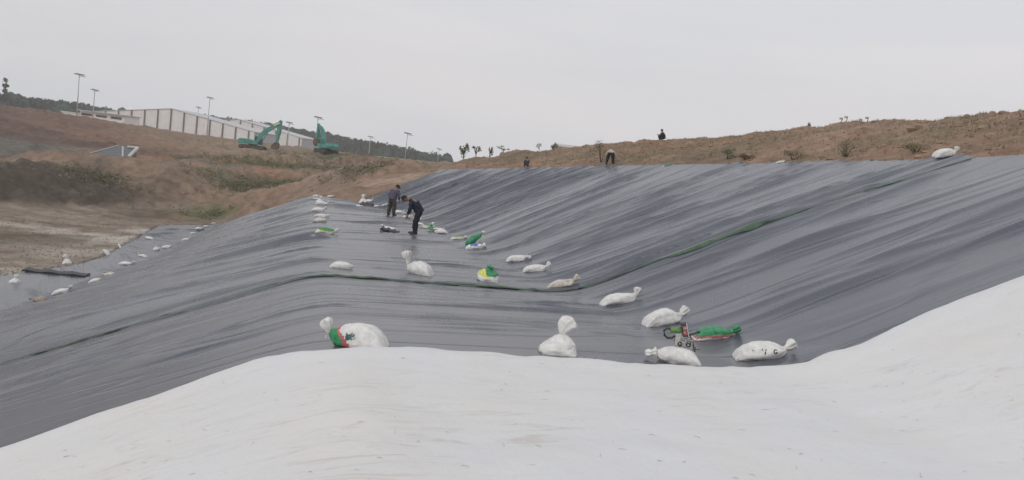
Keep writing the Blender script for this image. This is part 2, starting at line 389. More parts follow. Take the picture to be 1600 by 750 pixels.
uvw = np.stack([np.interp(ww_, range(5), _wm), sw], -1)
white, _ = grid_obj('white_geotextile', pw, geotex_mat(), uvw)
tag(white, kind='structure')
md = white.modifiers.new('thick', 'SOLIDIFY'); md.thickness = .012; md.offset = -1

# surfaces for seating things
def bvh_grid(p):
    return BVHTree.FromPolygons([tuple(q) for q in p.reshape(-1, 3).tolist()], grid_faces(*p.shape[:2]).tolist())
sub = (slice(None, None, 3), slice(None, None, 2))
BV = bvh_grid(pts[sub])
wf = np.append(wc[:-1:4], 4.0) if wc[:-1:4][-1] < 4 else wc[:-1:4]
full_v = np.linspace(0, NS - 1, 300)[:, None] + 0 * wf[None, :]
FULL = loft(full_v, full_v * 0 + wf[None, :]); BF = bvh_grid(FULL)

# ------------------------------------------------------------------ terrain
ctrl = []   # x y z
def c(px, py, t): p = P(px, py, t); ctrl.append(tuple(p))
def cw(x, y, z): ctrl.append((x, y, z))
for k in range(NS):
    for l, dz in ((0, -.02), (4, .02)):
        p = CTL[l][k]; ctrl.append((p[0], p[1], p[2] + dz))
for k in range(NS - 1):
    for l, dz in ((0, -.02), (4, .02)):
        p = (CTL[l][k] + CTL[l][k + 1]) / 2; ctrl.append((p[0], p[1], p[2] + dz))
far = [CTL[l][-1] for l in range(5)]
for l in range(4):
    for f in (0, .33, .66):
        p = far[l] * (1 - f) + far[l + 1] * f; ctrl.append((p[0], p[1], p[2] + .0))
for f in (.0, .5):    # soil lip just past the far edge, left slope
    p = far[1] * (1 - f) + far[2] * f; ctrl.append((p[0] + .8, p[1] + 2.5, p[2] + .15))
p = far[2]; ctrl.append((p[0], p[1] + 2.6, p[2] + .05))
# pit floor
for px, py in ((-200, 420), (0, 400), (100, 375), (200, 350), (0, 345), (120, 335), (300, 347), (-300, 340)): q = Pz(px, py, FL); cw(q.x, q.y, FL + .0)
c(0, 322, 58); c(100, 322, 62.5); c(200, 323, 68); c(270, 330, 70); c(335, 338, 70)
# bank and ledge
c(0, 272, 60.5); c(60, 262, 64); c(100, 266, 65.5); c(160, 280, 69.5); c(200, 284, 72); c(250, 285, 75); c(300, 266, 82); c(340, 262, 88)
c(0, 236, 92); c(0, 228, 96); c(100, 246, 96); c(150, 262, 88); c(200, 258, 98); c(60, 236, 98)
c(0, 200, 120); c(0, 171, 150); c(-200, 150, 150); c(50, 178, 165); c(105, 188, 200); c(100, 215, 125); c(-300, 220, 90)
c(200, 222, 140); c(200, 197, 280); c(150, 191, 255); c(300, 238, 140); c(300, 209, 285); c(265, 204, 288); c(230, 198, 285)
c(350, 245, 140); c(400, 238, 166); c(395, 223, 288); c(440, 236, 170); c(470, 233, 330); c(505, 239, 168); c(430, 262, 105); c(380, 285, 88)
c(430, 300, 75); c(440, 280, 88); c(470, 292, 74); c(400, 318, 71)
c(520, 295, 62); c(520, 275, 75); c(520, 256, 105); c(570, 290, 57.5); c(570, 275, 72); c(590, 258, 110); c(620, 280, 59); c(640, 262, 90); c(560, 245, 200)
c(655, 272, 60); c(650, 256, 200); c(600, 250, 260); c(690, 258, 120); c(690, 254, 300)
# hill on the right: crest to skyline, falling away behind
sky = [(700, 252, 66), (725, 241, 72), (760, 237, 72), (790, 243, 72), (820, 238, 70), (900, 231, 66), (1033, 219, 61), (1200, 206, 50), (1350, 193, 43), (1450, 189, 39), (1550, 180, 35), (1600, 178, 33), (1800, 150, 28)]
for i, (px, py, t) in enumerate(sky):
    c(px, py, t); q = P(px, py, t); d = Vector((.55, 1, 0)).normalized() * 14; cw(q.x + d.x, q.y + d.y, q.z - 2.2 - (0 if i > 2 else -1)); cw(q.x + 3 * d.x, q.y + 3 * d.y, q.z - 4.5 if i > 4 else -2.5)
cw(32, 10, 7.0); cw(34, -10, 7.0); cw(60, 0, 3)
cw(-30, 0, FL); cw(-60, 20, FL); cw(-50, -20, FL); cw(-90, 60, -6)
cw(0, -12, -3); cw(10, -16, -3); cw(0, -60, -3)
# far plain
for a_ in range(0, 360, 30):
    for rr in (700, 1800, 4000): cw(rr * math.sin(R(a_)), rr * math.cos(R(a_)), -6.5)
c(400, 236, 520); c(550, 243, 480); c(680, 254, 480); c(250, 212, 480); c(50, 178, 400)
ctrl = np.array(ctrl)
def phi(d): return d
n_ = len(ctrl); D = np.linalg.norm(ctrl[:, None, :2] - ctrl[None, :, :2], axis=-1)
A = np.zeros((n_ + 1, n_ + 1)); A[:n_, :n_] = phi(D) - np.eye(n_) * .15; A[:n_, n_] = 1; A[n_, :n_] = 1
sol = np.linalg.solve(A, np.concatenate([ctrl[:, 2], [0]]))
def base_z(x, y):
    z = np.full(x.shape, sol[-1])
    for k in range(n_): z = z + sol[k] * np.hypot(x - ctrl[k, 0], y - ctrl[k, 1])
    return z
ang = np.concatenate([np.linspace(-180, -50, 60, endpoint=False), np.linspace(-50, 50, 760, endpoint=False), np.linspace(50, 180, 61)])
rad = np.concatenate([np.geomspace(1.5, 18, 40, endpoint=False), np.arange(18, 110, .42), np.geomspace(110, 420, 110, endpoint=False), np.geomspace(420, 5000, 50)])
AG, RG = np.meshgrid(np.radians(ang), rad)
GX = RG * np.sin(AG); GY = RG * np.cos(AG)
GZ = base_z(GX, GY)
dist_amp = np.clip((RG - 20) / 40, np.where(GX > 5, .65, .3), 1)
rough = .55 * fbm(GX * .12, GY * .12, 51, 4) + .45 * (np.abs(fbm(GX * .35, GY * .35, 61, 4)) - .2) + .26 * fbm(GX * 1.1, GY * 1.1, 71, 3) + .14 * fbm(GX * 2.6, GY * 2.6, 81, 2)
flat = np.exp(-((GZ - FL) / .5) ** 2) * (GY < 75)
stepz = .75 * np.tanh(9 * fbm(GX * .045 + 3, GY * .075, 151, 3)) + .35 * np.tanh(8 * fbm(GX * .12 + 3, GY * .2, 161, 3))
stepm = np.clip((GY - 60) / 14, 0, 1) * np.clip((240 - GY) / 60, 0, 1) * (GX < -2)
bankm = np.exp(-((GY - 65) / 7) ** 2) * np.clip((-18 - GX) / 8, 0, 1) * np.clip((GZ - FL) / .8, 0, 1)
rough = rough + stepz * stepm + bankm * (.7 * fbm(GX * .8, GY * .8, 171, 4) - .5 * np.abs(fbm(GX * 1.6, GY * .3, 181, 2)))
GZn = GZ + rough * dist_amp * (1 - .75 * flat) * np.where(RG > 350, .6, 1)
# keep the soil under the sheets, and let it meet their rims
inside = np.zeros(GX.shape, bool); LZ = np.zeros(GX.shape)
for i, j in zip(*np.where((RG < 75))):
    h = BF.ray_cast(Vector((GX[i, j], GY[i, j], 40)), Vector((0, 0, -1)))
    if h[0] is not None: inside[i, j] = True; LZ[i, j] = h[0].z
rim = CTL[[0, 4]].reshape(-1, 3)
rimline = np.concatenate([catmull(CTL[0], _vv[::8]), catmull(CTL[4], _vv[::8]), loft(np.full(80, NS - 1.0), np.linspace(0, 4, 80))])
dr = np.full(GX.shape, 9.0)
sel = (RG < 80)
gx, gy = GX[sel], GY[sel]; dd = np.full(gx.shape, 9.0)
for q in rimline: dd = np.minimum(dd, np.hypot(gx - q[0], gy - q[1]))
dr[sel] = dd
k_ = np.clip(dr / 3.0, 0, 1) ** .8
GZn = GZ * (1 - k_) + GZn * k_ + np.where((dr < 1.6) & (GX < -12), .05, 0) - np.where((dr < 1.2) & (GX > -8), .10, 0)
GZn[inside] = LZ[inside] - .35
# soil colours by place
def soil():
    colr = np.zeros(GX.shape + (3,)); colr[:] = (.285, .195, .142)
    def blob(px, py, t, r_, rgb, k=1.0, sx=1.0):
        nonlocal colr
        q = P(px, py, t); n = 1 + .9 * fbm(GX * (2.2 / r_), GY * (2.2 / r_), int(px) + 3, 3)
        d = np.hypot((GX - q.x) / sx, GY - q.y) / (r_ * np.clip(n, .3, 2)); m = np.clip(1.6 - 1.6 * d, 0, 1)[..., None] * k
        colr = colr * (1 - m) + np.array(rgb) * m
    red = (.225, .14, .105); dark = (.105, .085, .068); grey = (.165, .15, .13); olive = (.15, .135, .085); straw = (.27, .225, .18); green = (.085, .105, .05)
    hillm = ((GX > -8) & (GY < 110))[..., None]
    colr = np.where(hillm, colr * np.array((1.0, 1.0, 1.0)), colr)
    # hillside left: red brown
    blob(150, 205, 170, 75, red); blob(300, 230, 170, 60, red); blob(0, 200, 120, 42, (.145, .10, .08)); blob(40, 190, 140, 34, (.14, .095, .075)); blob(130, 205, 150, 26, (.16, .105, .08), .8); blob(-250, 200, 110, 60, (.13, .09, .075))
    blob(270, 255, 100, 22, (.29, .165, .11)); blob(340, 232, 150, 40, (.27, .16, .11), .8); blob(420, 238, 170, 30, (.3, .2, .14)); blob(560, 250, 180, 60, (.24, .19, .13))
    # ledge
    blob(60, 240, 94, 12, grey, 1, 2.6); blob(-120, 235, 90, 16, grey, 1, 2); blob(170, 262, 92, 8, (.12, .11, .1)); blob(130, 258, 80, 8, (.2, .15, .11), .8, 2)
    # dark bank
    blob(0, 290, 62, 7, dark, 1, 2.4); blob(90, 285, 67, 7, dark, 1, 2.2); blob(180, 300, 72, 6, dark, 1, 1.8); blob(40, 262, 66, 6, dark, 1, 2); blob(-150, 290, 60, 10, dark, 1, 2)
    blob(290, 300, 79, 8, (.25, .18, .13)); blob(340, 285, 84, 8, (.26, .19, .14))
    # floor
    fl = (np.exp(-((GZ - FL) / .35) ** 2) * (GY < 72) * (GX < -18))[..., None]
    st = np.clip(.5 + 1.3 * fbm(GX * .12, GY * 1.1, 91, 5), 0, 1)[..., None]
    colr = colr * (1 - fl) + fl * (np.array((.20, .155, .12)) * (1 - st) + np.array(straw) * st)
    blob(120, 375, 44, 5, (.40, .35, .30), .9, 1.6); blob(90, 350, 50, 2.2, (.44, .39, .34), .9, 3); blob(190, 366, 49, 2.6, (.46, .42, .37), .9, 1.6); blob(230, 352, 54, 1.8, (.45, .41, .36), .9, 1.2); blob(10, 428, 35, 2, (.42, .37, .33), .9, 2.2); blob(60, 405, 38, 2.2, (.30, .25, .2), .9, 2)
    blob(20, 370, 46, 4, (.155, .125, .09), .8, 2)
    # vegetation
    for a in ((430, 285, 86, 8), (380, 290, 84, 5), (560, 280, 72, 4), (450, 262, 108, 12), (350, 250, 120, 9), (520, 248, 150, 14), (610, 262, 120, 18), (680, 258, 120, 20)):
        blob(*a, olive, .9)
    blob(500, 298, 62, 5, (.27, .2, .15)); blob(640, 275, 60.5, 4, (.34, .25, .19)); blob(595, 297, 56, 4, (.34, .25, .19)); blob(330, 347, 69, 4, (.14, .15, .07), .8); blob(420, 316, 62, 5, (.26, .205, .13), .9)
    blob(520, 285, 70, 4, (.27, .2, .155)); 
    # dry grass breakup on the hill
    g = np.clip(.5 + 1.6 * fbm(GX * .3, GY * .3, 101, 5), 0, 1)[..., None]
    hm = ((GX > -14) & (GY < 110) & (GY < 110) & (GY > 5) & (GX > -.25 * GY + 8))[..., None]
    colr = np.where(hm, colr * (1 - .7 * g) + .7 * g * np.array((.19, .165, .11)), colr)
    g2 = np.clip(-.15 + 2.0 * fbm(GX * .22 + 9, GY * .5, 111, 4), 0, 1)[..., None]
    colr = np.where(hm, colr * (1 - g2) + g2 * np.array((.32, .20, .135)), colr)
    return np.clip(colr, .03, .6)
SC = soil()
gp = np.stack([GX, GY, GZn], -1)
ground, gme = grid_obj('ground', gp, ground_mat(), None)
ca = gme.color_attributes.new('soil', 'FLOAT_COLOR', 'POINT')
ca.data.foreach_set('color', np.concatenate([SC, np.ones(GX.shape + (1,))], -1).reshape(-1).astype(np.float32))
tag(ground, kind='structure')
gsub = gp[::1, ::1]
BG = BVHTree.FromPolygons([tuple(q) for q in gsub.reshape(-1, 3).tolist()], grid_faces(*gsub.shape[:2]).tolist())
def hit(px, py):
    d = ray(px, py).normalized()
    best = None
    for B in (BV, BG):
        h = B.ray_cast(Vector((0, 0, 0)), d)
        if h[0] is not None and (best is None or h[3] < best[2]): best = (h[0], h[1], h[3])
    return best
def ground_at(x, y, z0=60):
    best = None
    for B in (BV, BG):
        h = B.ray_cast(Vector((x, y, z0)), Vector((0, 0, -1)))
        if h[0] is not None and (best is None or h[0].z > best[0].z): best = h
    return best[0], best[1]

# ------------------------------------------------------------------ green strip along the sheet joint
def seam_strip():
    green = mat('green_joint_strip', (.08, .145, .08), .6, .3, .35, 1.6, dirt=(.035, .055, .037))
    wv = np.linspace(.75, 3.985, 1100); vs = []; fs = []
    for i, w_ in enumerate(wv):
        wob = .06 * vnoise(np.array([w_ * 9]), np.array([.5]), 201)[0] + .10 * vnoise(np.array([w_ * 2.3]), np.array([.5]), 203)[0]
        ww1 = .018 + .032 * max(0, .12 + vnoise(np.array([w_ * 24]), np.array([3.5]), 205)[0] * 2.2)
        if 2 < w_ < 3: ww1 *= 1.35
        if w_ > 3.05: ww1 *= 1.1
        for sgn in (-1, 0, 1):
            s_ = vS(3.0) + wob + sgn * ww1; v_ = v_of_s(s_)
            q = loft(np.array([v_]), np.array([w_]))[0]
            h = BV.ray_cast(Vector((q[0], q[1], 30)), Vector((0, 0, -1)))
            z = h[0].z if h[0] is not None else q[2]
            vs.append((q[0], q[1], z + (.03 + .05 * max(0, vnoise(np.array([w_ * 37]), np.array([9.5]), 207)[0]) if sgn == 0 else .018)))
        if i:
            a = 3 * (i - 1); fs += [(a, a + 1, a + 4, a + 3), (a + 1, a + 2, a + 5, a + 4)]
    o = mesh_obj('joint_strip', vs, fs, green)
    tag(o, 'long green strip along the joint of two black liner sheets', 'seam strip')
seam_strip()

# ------------------------------------------------------------------ sandbags
SW = mat('white_woven_plastic', (.74, .725, .70), .62, .35, .14, 9, bump=.5)
SWD = mat('soiled_woven_plastic', (.60, .55, .49), .7, .3, .3, 7, bump=.5)
SBR = mat('muddy_woven_plastic', (.40, .32, .25), .8, .2, .45, 9, bump=.5)
SG = mat('green_woven_plastic', (.05, .27, .12), .5, .4, .35, 12, bump=.4)
SR = mat('red_woven_band', (.52, .16, .15), .6, .3, .2, 12)
SY = mat('yellow_woven_band', (.68, .66, .16), .6, .3, .2, 12)
SB = mat('blue_woven_band', (.08, .17, .50), .6, .3, .2, 12)
SBK = mat('dark_print_ink', (.035, .05, .045), .7, .3, .2, 12)
STR = mat('tie_twine', (.62, .60, .55), .8, .2, .2, 20)
def ring_mesh(rings, n, seed, wr=.012, pleat=None, closed=(True, True)):
    """rings: (x, y, z, halfwidth_y, halfthick, pitch, boxy)"""
    rr = random.Random(seed); ph = [rr.uniform(0, 6.28) for _ in range(8)]
    vs = []; fs = []
    for i, (x, y, z, hw, ht, pit, bx) in enumerate(rings):
        for k in range(n):
            t = 2 * math.pi * k / n; c_, s_ = math.cos(t), math.sin(t)
            e = 2.0 / (2.0 + bx)
            py = hw * math.copysign(abs(c_) ** e, c_); pz = ht * math.copysign(abs(s_) ** e, s_)
            u = i / (len(rings) - 1)
            m_ = 1 + wr * 3 * math.sin(5 * t + ph[0] + 4 * u) + wr * 3.5 * math.sin(9 * u + 3 * t + ph[1]) + wr * 2 * math.sin(11 * t + ph[2] + 9 * u)
            if pleat: m_ *= 1 + pleat[i] * math.sin(7 * t + ph[3]) + .5 * pleat[i] * math.sin(12 * t + ph[4])
            fo = noise.noise(Vector((c_ * 1.6 + seed, s_ * 1.6, u * 5))) * .11 + abs(noise.noise(Vector((c_ * 3.2, s_ * 3.2 + seed, u * 9)))) * -.17 + .05
            py *= m_ + fo; pz *= m_ + fo * 1.4
            vs.append((x - math.sin(pit) * pz, y + py, z + math.cos(pit) * pz))
    m = len(rings)
    for i in range(m - 1):
        for k in range(n):
            k2 = (k + 1) % n; fs.append((i * n + k, (i + 1) * n + k, (i + 1) * n + k2, i * n + k2))
    if closed[0]: fs.append(tuple(range(n)))
    if closed[1]: fs.append(tuple((m - 1) * n + k for k in range(n))[::-1])
    return vs, fs
def interp_rings(keys, m):
    ks = np.array(keys, float); u = np.linspace(0, len(keys) - 1, m)
    out = []
    for q in u:
        i = min(int(q), len(keys) - 2); f = q - i
        p0, p1, p2, p3 = ks[max(i - 1, 0)], ks[i], ks[i + 1], ks[min(i + 2, len(keys) - 1)]
        r_ = .5 * (2 * p1 + (p2 - p0) * f + (2 * p0 - 5 * p1 + 4 * p2 - p3) * f * f + (3 * p1 - p0 - 3 * p2 + p3) * f ** 3)
        r_[3] = max(r_[3], .006); r_[4] = max(r_[4], .004); out.append(tuple(r_))
    return out
# keys: x y z halfwidth halfthick pitch boxy ; unit = sack length about 1, neck towards +x
def lying(full=1.0, lift=.10):
    body = [(-.50, 0, .03, .20, .012, 0, 2.5), (-.44, 0, .075 * full, .235, .07 * full, 0, 1.6), (-.30, 0, .125 * full, .245, .125 * full, 0, .8), (-.08, 0, .15 * full, .235, .15 * full, 0, .5),
            (.12, 0, .145 * full, .22, .14 * full, 0, .5), (.24, 0, .135 * full, .185, .12, .05, .3), (.32, 0, .10 + lift * .4, .11, .075, .15, 0), (.365, 0, .09 + lift * .7, .045, .04, .3, 0)]
    tail = [(.365, 0, .09 + lift * .7, .045, .04, .3, 0), (.39, 0, .09 + lift * .8, .07, .05, .4, 0), (.44, .01, .09 + lift * 1.0, .10, .07, .5, 0), (.49, .015, .10 + lift * 1.2, .13, .075, .5, 0), (.53, .02, .11 + lift * 1.35, .115, .04, .5, 0)]
    return body, tail
def tail_kinds(kind, body):
    x, y, z = body[-1][:3]
    if kind == 'none': return [(x, y, z, .045, .04, .1, 0), (x + .015, y, z - .01, .055, .04, 0, 0), (x + .035, y, z - .02, .05, .03, 0, 0)]
    if kind == 'up':      # tail stands up from the neck
        return [(x, y, z, .045, .04, .5, 0), (x + .02, y, z + .03, .06, .05, .8, 0), (x + .04, y, z + .08, .08, .07, .9, 0), (x + .07, y, z + .13, .10, .07, 1.0, 0), (x + .09, y, z + .165, .08, .03, 1.1, 0)]
    if kind == 'tall': return [(x, y, z, .045, .04, .5, 0), (x + .0, y, z + .05, .05, .05, 1.0, 0), (x + .02, y, z + .12, .05, .06, 1.3, 0), (x + .05, y, z + .20, .10, .12, 1.5, 0), (x + .06, y, z + .29, .10, .12, 1.5, 0), (x + .06, y, z + .34, .05, .06, 1.5, 0)]
    if kind == 'long':
        return [(x, y, z, .036, .03, .1, 0), (x + .04, y, z - .01, .09, .075, 0, 0), (x + .09, y + .01, z - .03, .06, .05, 0, 0), (x + .16, y + .02, z - .045, .10, .06, 0, 0), (x + .23, y + .02, z - .05, .08, .04, 0, 0)]
    if kind == 'flop':    # rises then falls over
        return [(x, y, z, .036, .03, 1.2, 0), (x + .015, y, z + .05, .05, .04, 1.4, 0), (x + .06, y, z + .13, .08, .05, 1.0, 0), (x + .15, y, z + .14, .10, .05, .2, 0), (x + .25, y, z + .10, .07, .03, -.2, 0)]
    return None
def upright(h=1.0):
    P2 = math.pi / 2
    body = [(-.04, 0, .0, .20, .27, P2, 1.6), (-.04, 0, .05, .23, .28, P2, 1.2), (-.03, 0, .13, .21, .245, P2, .8), (-.02, 0, .21 * h, .17, .19, P2, .4), (-.01, 0, .28 * h, .10, .11, P2, 0), (0, 0, .315 * h, .045, .045, P2, 0)]
    tail = [(0, 0, .315 * h, .045, .045, P2, 0), (.0, 0, .345 * h, .055, .06, P2, 0), (.03, 0, .41 * h, .07, .10, P2 - .15, 0), (.07, 0, .47 * h, .075, .125, P2 - .4, 0), (.12, 0, .50 * h, .05, .11, P2 - .7, 0), (.16, 0, .52 * h, .02, .05, P2 - .9, 0)]
    return body, tail
def slumped():
    P2 = math.pi / 2   # gathered top, squat
    body = [(0, 0, .0, .23, .20, P2, 1.0), (0, 0, .06, .27, .24, P2, .7), (0, 0, .17, .27, .23, P2, .4), (0, 0, .25, .20, .17, P2, .1), (0, 0, .29, .10, .09, P2, 0), (0, 0, .31, .045, .04, P2, 0)]
    tail = [(0, 0, .31, .045, .04, P2, 0), (.01, 0, .33, .07, .06, P2, 0), (.03, .0, .36, .11, .08, P2 - .2, 0), (.05, 0, .37, .10, .06, P2 - .4, 0)]
    return body, tail
TYPES = {}
def sack_proto(kind):
    if kind in TYPES: return TYPES[kind]
    form, tl, scheme, sd = kind
    rs = random.Random(str(kind))
    if form == 'up': body, tail = upright(1.0 if sd % 2 else 1.12)
    elif form == 'squat': body, tail = slumped()
    elif form == 'thin': body, tail = lying(.72, .06)
    elif form == 'slim':
        body, tail = lying(.9, .16); body = [(a[0], a[1], a[2], a[3] * .78) + a[4:] for a in body]
    elif form == 'full': body, tail = lying(1.12, .16)
    else: body, tail = lying(1.0, .12)
    k = tail_kinds(tl, body)
    if k: tail = k
    rb = interp_rings(body, 34); rt = interp_rings(tail, 14)
    pl = [0] * 34
    for i in range(34): pl[i] = .0 + .16 * max(0, (i - 18) / 16)
    n = 30
    vb, fb = ring_mesh(rb, n, sd * 7 + 1, .011, pl, (True, False))
    plt = [.15 + .30 * i / 13 for i in range(14)]
    vt, ft = ring_mesh(rt, 26, sd * 7 + 5, .02, plt, (False, True))
    # flatten undersides onto the ground
    if form not in ('up', 'squat'):
        vb = [(x, y, max(z, .0) if z > 0 else z * .15) for x, y, z in vb]
    vt = [(x, y, max(z, .005)) for x, y, z in vt]
    # creases
    mats = {'w': [SW], 'd': [SWD], 'm': [SBR], 'g': [SW, SG, SR], 'gy': [SW, SG, SY], 'gt': [SG, SW, SR], 'b': [SW, SB], 'gg': [SG], 'gr': [SW, SG, SR], 'yg': [SW, SG, SY]}[scheme]
    bm_ = bpy.data.meshes.new('body'); bm_.from_pydata(vb, [], fb); tm = bpy.data.meshes.new('tail'); tm.from_pydata(vt, [], ft)
    for me in (bm_, tm):
        for mm in mats: me.materials.append(mm)
        me.polygons.foreach_set('use_smooth', [True] * len(me.polygons)); me.update()
    for p_ in bm_.polygons:
        x, y, z = p_.center; i = 0
        if scheme == 'gr':     # green corner beneath the neck, red stripe beside it
            q = z - .05 - (x - .02) * 1.0
            if q < .0 - .0 and x > .12: i = 1
            elif q < .07 and x > .02: i = 2
            if z < .035: i = 2 if x < .15 else 1
        elif scheme in ('g', 'gt'):   # green upper, red band
            if scheme == 'g': i = 1 if z > .13 else (2 if z > .10 else 0)
            else: i = 0 if z > .13 else (2 if z > .085 else 1)
        elif scheme == 'gy': i = 1 if z > .19 else (2 if z > .145 else 0)
        elif scheme == 'yg':
            i = 1 if (z > .20 and x > -.10) else (2 if (z > .16 and x < -.02) else 0)
        elif scheme == 'b': i = 1 if (z > .17 and abs(x + .08) < .2) else 0
        p_.material_index = min(i, len(mats) - 1)
    for p_ in tm.polygons: p_.material_index = {'gt': 0, 'g': 1, 'yg': 1}.get(scheme, 0)
    mb = MB(); x, y, z = body[-1][:3]; rad = .045; pit = body[-1][5]
    pts_ = [(x - math.sin(pit) * rad * math.sin(t), y + rad * math.cos(t), z + math.cos(pit) * rad * math.sin(t)) for t in [2 * math.pi * k / 12 for k in range(13)]]
    mb.tube(pts_, .009, 5, False); mb.tube([(x, y + .04, z), (x + .03, y + .10, z - .02), (x + .02, y + .14, max(z - .07, .01))], .006, 4)
    sm_ = bpy.data.meshes.new('tie'); sm_.from_pydata(mb.v, [], mb.f); sm_.materials.append(STR)
    TYPES[kind] = (bm_, tm, sm_); return TYPES[kind]

def surf_frame(nrm, yaw):
    z = (nrm + Vector((0, 0, .35))).normalized() if nrm.z > 0 else Vector((0, 0, 1))
    x = Vector((math.cos(yaw), math.sin(yaw), 0)); x = (x - z * x.dot(z)).normalized(); y = z.cross(x)
    return Matrix((x, y, z)).transposed()
SACKS = []
def sack(px, py, wpx, kind, yaw, label, lift=0, group=None, zs=1.0, lenf=.95, sink=.035):
    """px,py: where the sack meets the ground, middle of its near edge; wpx: its width in the photo"""
    h = hit(px, py - 2 if wpx > 20 else py)
    loc, nrm = h[0], h[1]
    if nrm.z < 0: nrm = -nrm
    L_ = wpx * loc.y / F * 1.0 / lenf
    # step back half a width so that the near edge sits at the point
    back = Vector((loc.x, loc.y, 0)).normalized() * (.20 * L_)
    g, n2 = ground_at(loc.x + back.x, loc.y + back.y)
    if g.z < loc.z - 1 or g.z > loc.z + 1: g = loc
    if n2.z < .2: n2 = nrm
    o = empty('sandbag', g + Vector((0, 0, lift - sink)), surf_frame(n2, R(yaw)) @ Matrix.Rotation(random.Random(px).uniform(-.06, .06), 3, 'X'))
    _r = random.Random(int(px * 7 + py)); o.scale = (L_, L_ * _r.uniform(.85, 1.15), L_ * zs * _r.uniform(.88, 1.12))
    b, t, s = sack_proto(kind)
    for nm, me in (('body', b), ('tail', t), ('tie', s)):
        c_ = bpy.data.objects.new(nm, me); COL.objects.link(c_); c_.parent = o
    tag(o, label, 'sandbag', group or 'sandbags holding down the liner')
    SACKS.append(o); return o
# foreground
s1 = sack(552, 547, 100, ('full', 'up', 'gr', 1), 176, 'big tied white sack with green corner, red stripe and dark print, at the felt edge', lenf=.92, zs=1.1)
s2 = sack(875, 558, 60, ('up', '', 'w', 1), 4, 'upright white sandbag with its loose top flopping right, beside the white felt edge', lenf=.56, zs=1.0)
s3 = sack(1053, 571, 86, ('full', 'long', 'w', 3), 180, 'white sandbag under the welding machine, twisted tail pointing left', lenf=1.05, zs=1.15)
s4 = sack(1118, 533, 72, ('lie', '', 'gt', 2), 0, 'green topped sack with red stripe lying behind the plain white ones', lenf=1.0)
s5 = sack(1193, 565, 90, ('full', '', 'w', 5), -4, 'full white sandbag with black letters on it, rightmost along the bench', lenf=.96)
s6 = sack(1040, 511, 72, ('full', '', 'w', 6), 14, 'plump square-ended white sandbag just behind the welding machine', lenf=.98)
s7 = sack(971, 478, 60, ('slim', 'up', 'w', 7), 14, 'slim white sandbag with raised tail, in front of the green joint strip', lenf=.86)
s8 = sack(880, 451, 50, ('slim', '', 'd', 8), 8, 'narrow cream sandbag with big twisted tail beside the green strip at slope foot', lenf=.96)
sack(838, 427, 43, ('slim', '', 'w', 9), 2, 'smooth long white sandbag at slope foot, short tail right, third above the green strip end', lenf=1.0)
sack(809, 411, 42, ('slim', 'long', 'w', 10), 8, 'white sandbag with separate knotted tail, between the long white one and the blue patched one', lenf=1.15)
sack(762, 442, 38, ('squat', '', 'yg', 1), 10, 'squat white sack with bunched green and yellow top, on the green strip', lenf=.56)
sack(743, 391, 28, ('thin', '', 'b', 2), 10, 'white sandbag with a bright blue patch, in front of the green leaning one', lenf=.9, zs=1.3)
sack(716, 376, 26, ('thin', '', 'gy', 3), 0, 'low sack with pale yellow side and green top at slope foot', lenf=1.0)
sack(535, 422, 38, ('lie', 'none', 'w', 11), 8, 'single plain white sandbag on the bench crest above the green strip', lenf=.92)
sack(652, 431, 44, ('full', 'tall', 'w', 2), 165, 'slumped white sandbag in mid bench with tall knotted top rising on its left', lenf=.9, zs=1.25)
sack(510, 367, 31, ('lie', '', 'gy', 4), 4, 'white sack with green top and yellow band on the crest line', lenf=.92)
sack(501, 349, 22, ('lie', 'none', 'd', 5), 10, 'cream sandbag on the crest, nearest of the white heap behind the green topped one', lenf=.9)
sack(502, 341, 22, ('thin', '', 'w', 6), 15, 'flat white sandbag on the crest right behind the cream one, tail pointing right', lenf=.95)
sack(498, 332, 22, ('slim', '', 'w', 7), 0, 'lone long white sandbag on the crest between two heaps', lenf=.95)
sack(504, 320, 19, ('lie', 'up', 'w', 8), 20, 'front white sandbag of the far crest heap', lenf=.9)
sack(500, 316, 11, ('up', '', 'w', 3), 20, 'upright white sandbag inside the far crest heap', lenf=.6)
sack(494, 311, 11, ('thin', '', 'w', 9), 0, 'small flat white sandbag just behind the far crest heap', lenf=.9)
sack(494, 307, 10, ('lie', '', 'w', 10), 0, 'farthest small white sandbag at the crest end of the liner', lenf=.9)
sack(516, 309, 9, ('thin', '', 'w', 11), 0, 'tiny flat white sandbag lying alone at the far liner edge', lenf=.9)
sack(607, 361, 26, ('thin', 'up', 'w', 12), 172, 'white sandbag on a black scrap left of the stooping worker', lenf=.95)
sack(568, 317, 13, ('up', '', 'w', 4), 30, 'spiky upright white sandbag at the far corner, topmost of its heap', lenf=.6)
sack(576, 316, 14, ('lie', 'up', 'w', 13), 10, 'white sandbag with raised tail right of the spiky one at the far corner', lenf=.9)
sack(561, 322, 10, ('thin', '', 'w', 14), 0, 'small white sandbag left of the black scrap at the far corner', lenf=.9)
sack(582, 320, 7, ('lie', '', 'w', 15), 0, 'tiny white sandbag right of the black scrap at the far corner', lenf=.9)
sack(590, 323, 11, ('lie', '', 'w', 16), 15, 'round white sandbag left of the purple jacketed worker', lenf=.9)
sack(601, 324, 9, ('lie', '', 'w', 17), 20, 'small white sandbag touching the purple jacketed worker on the left', lenf=.9)
sack(597, 334, 8, ('thin', '', 'd', 18), 0, 'dull beige sandbag by the left boot of the purple jacketed worker', lenf=.9)
sack(624, 333, 15, ('full', 'up', 'w', 19), 10, 'plump white sandbag right of the purple jacketed worker', lenf=.9)
sack(632, 334, 10, ('thin', '', 'w', 20), 10, 'thin white sandbag between the two workers, farther one', lenf=.9)
sack(636, 341, 15, ('lie', '', 'w', 21), 12, 'white sandbag just behind the stooping worker, left of his legs', lenf=.9)
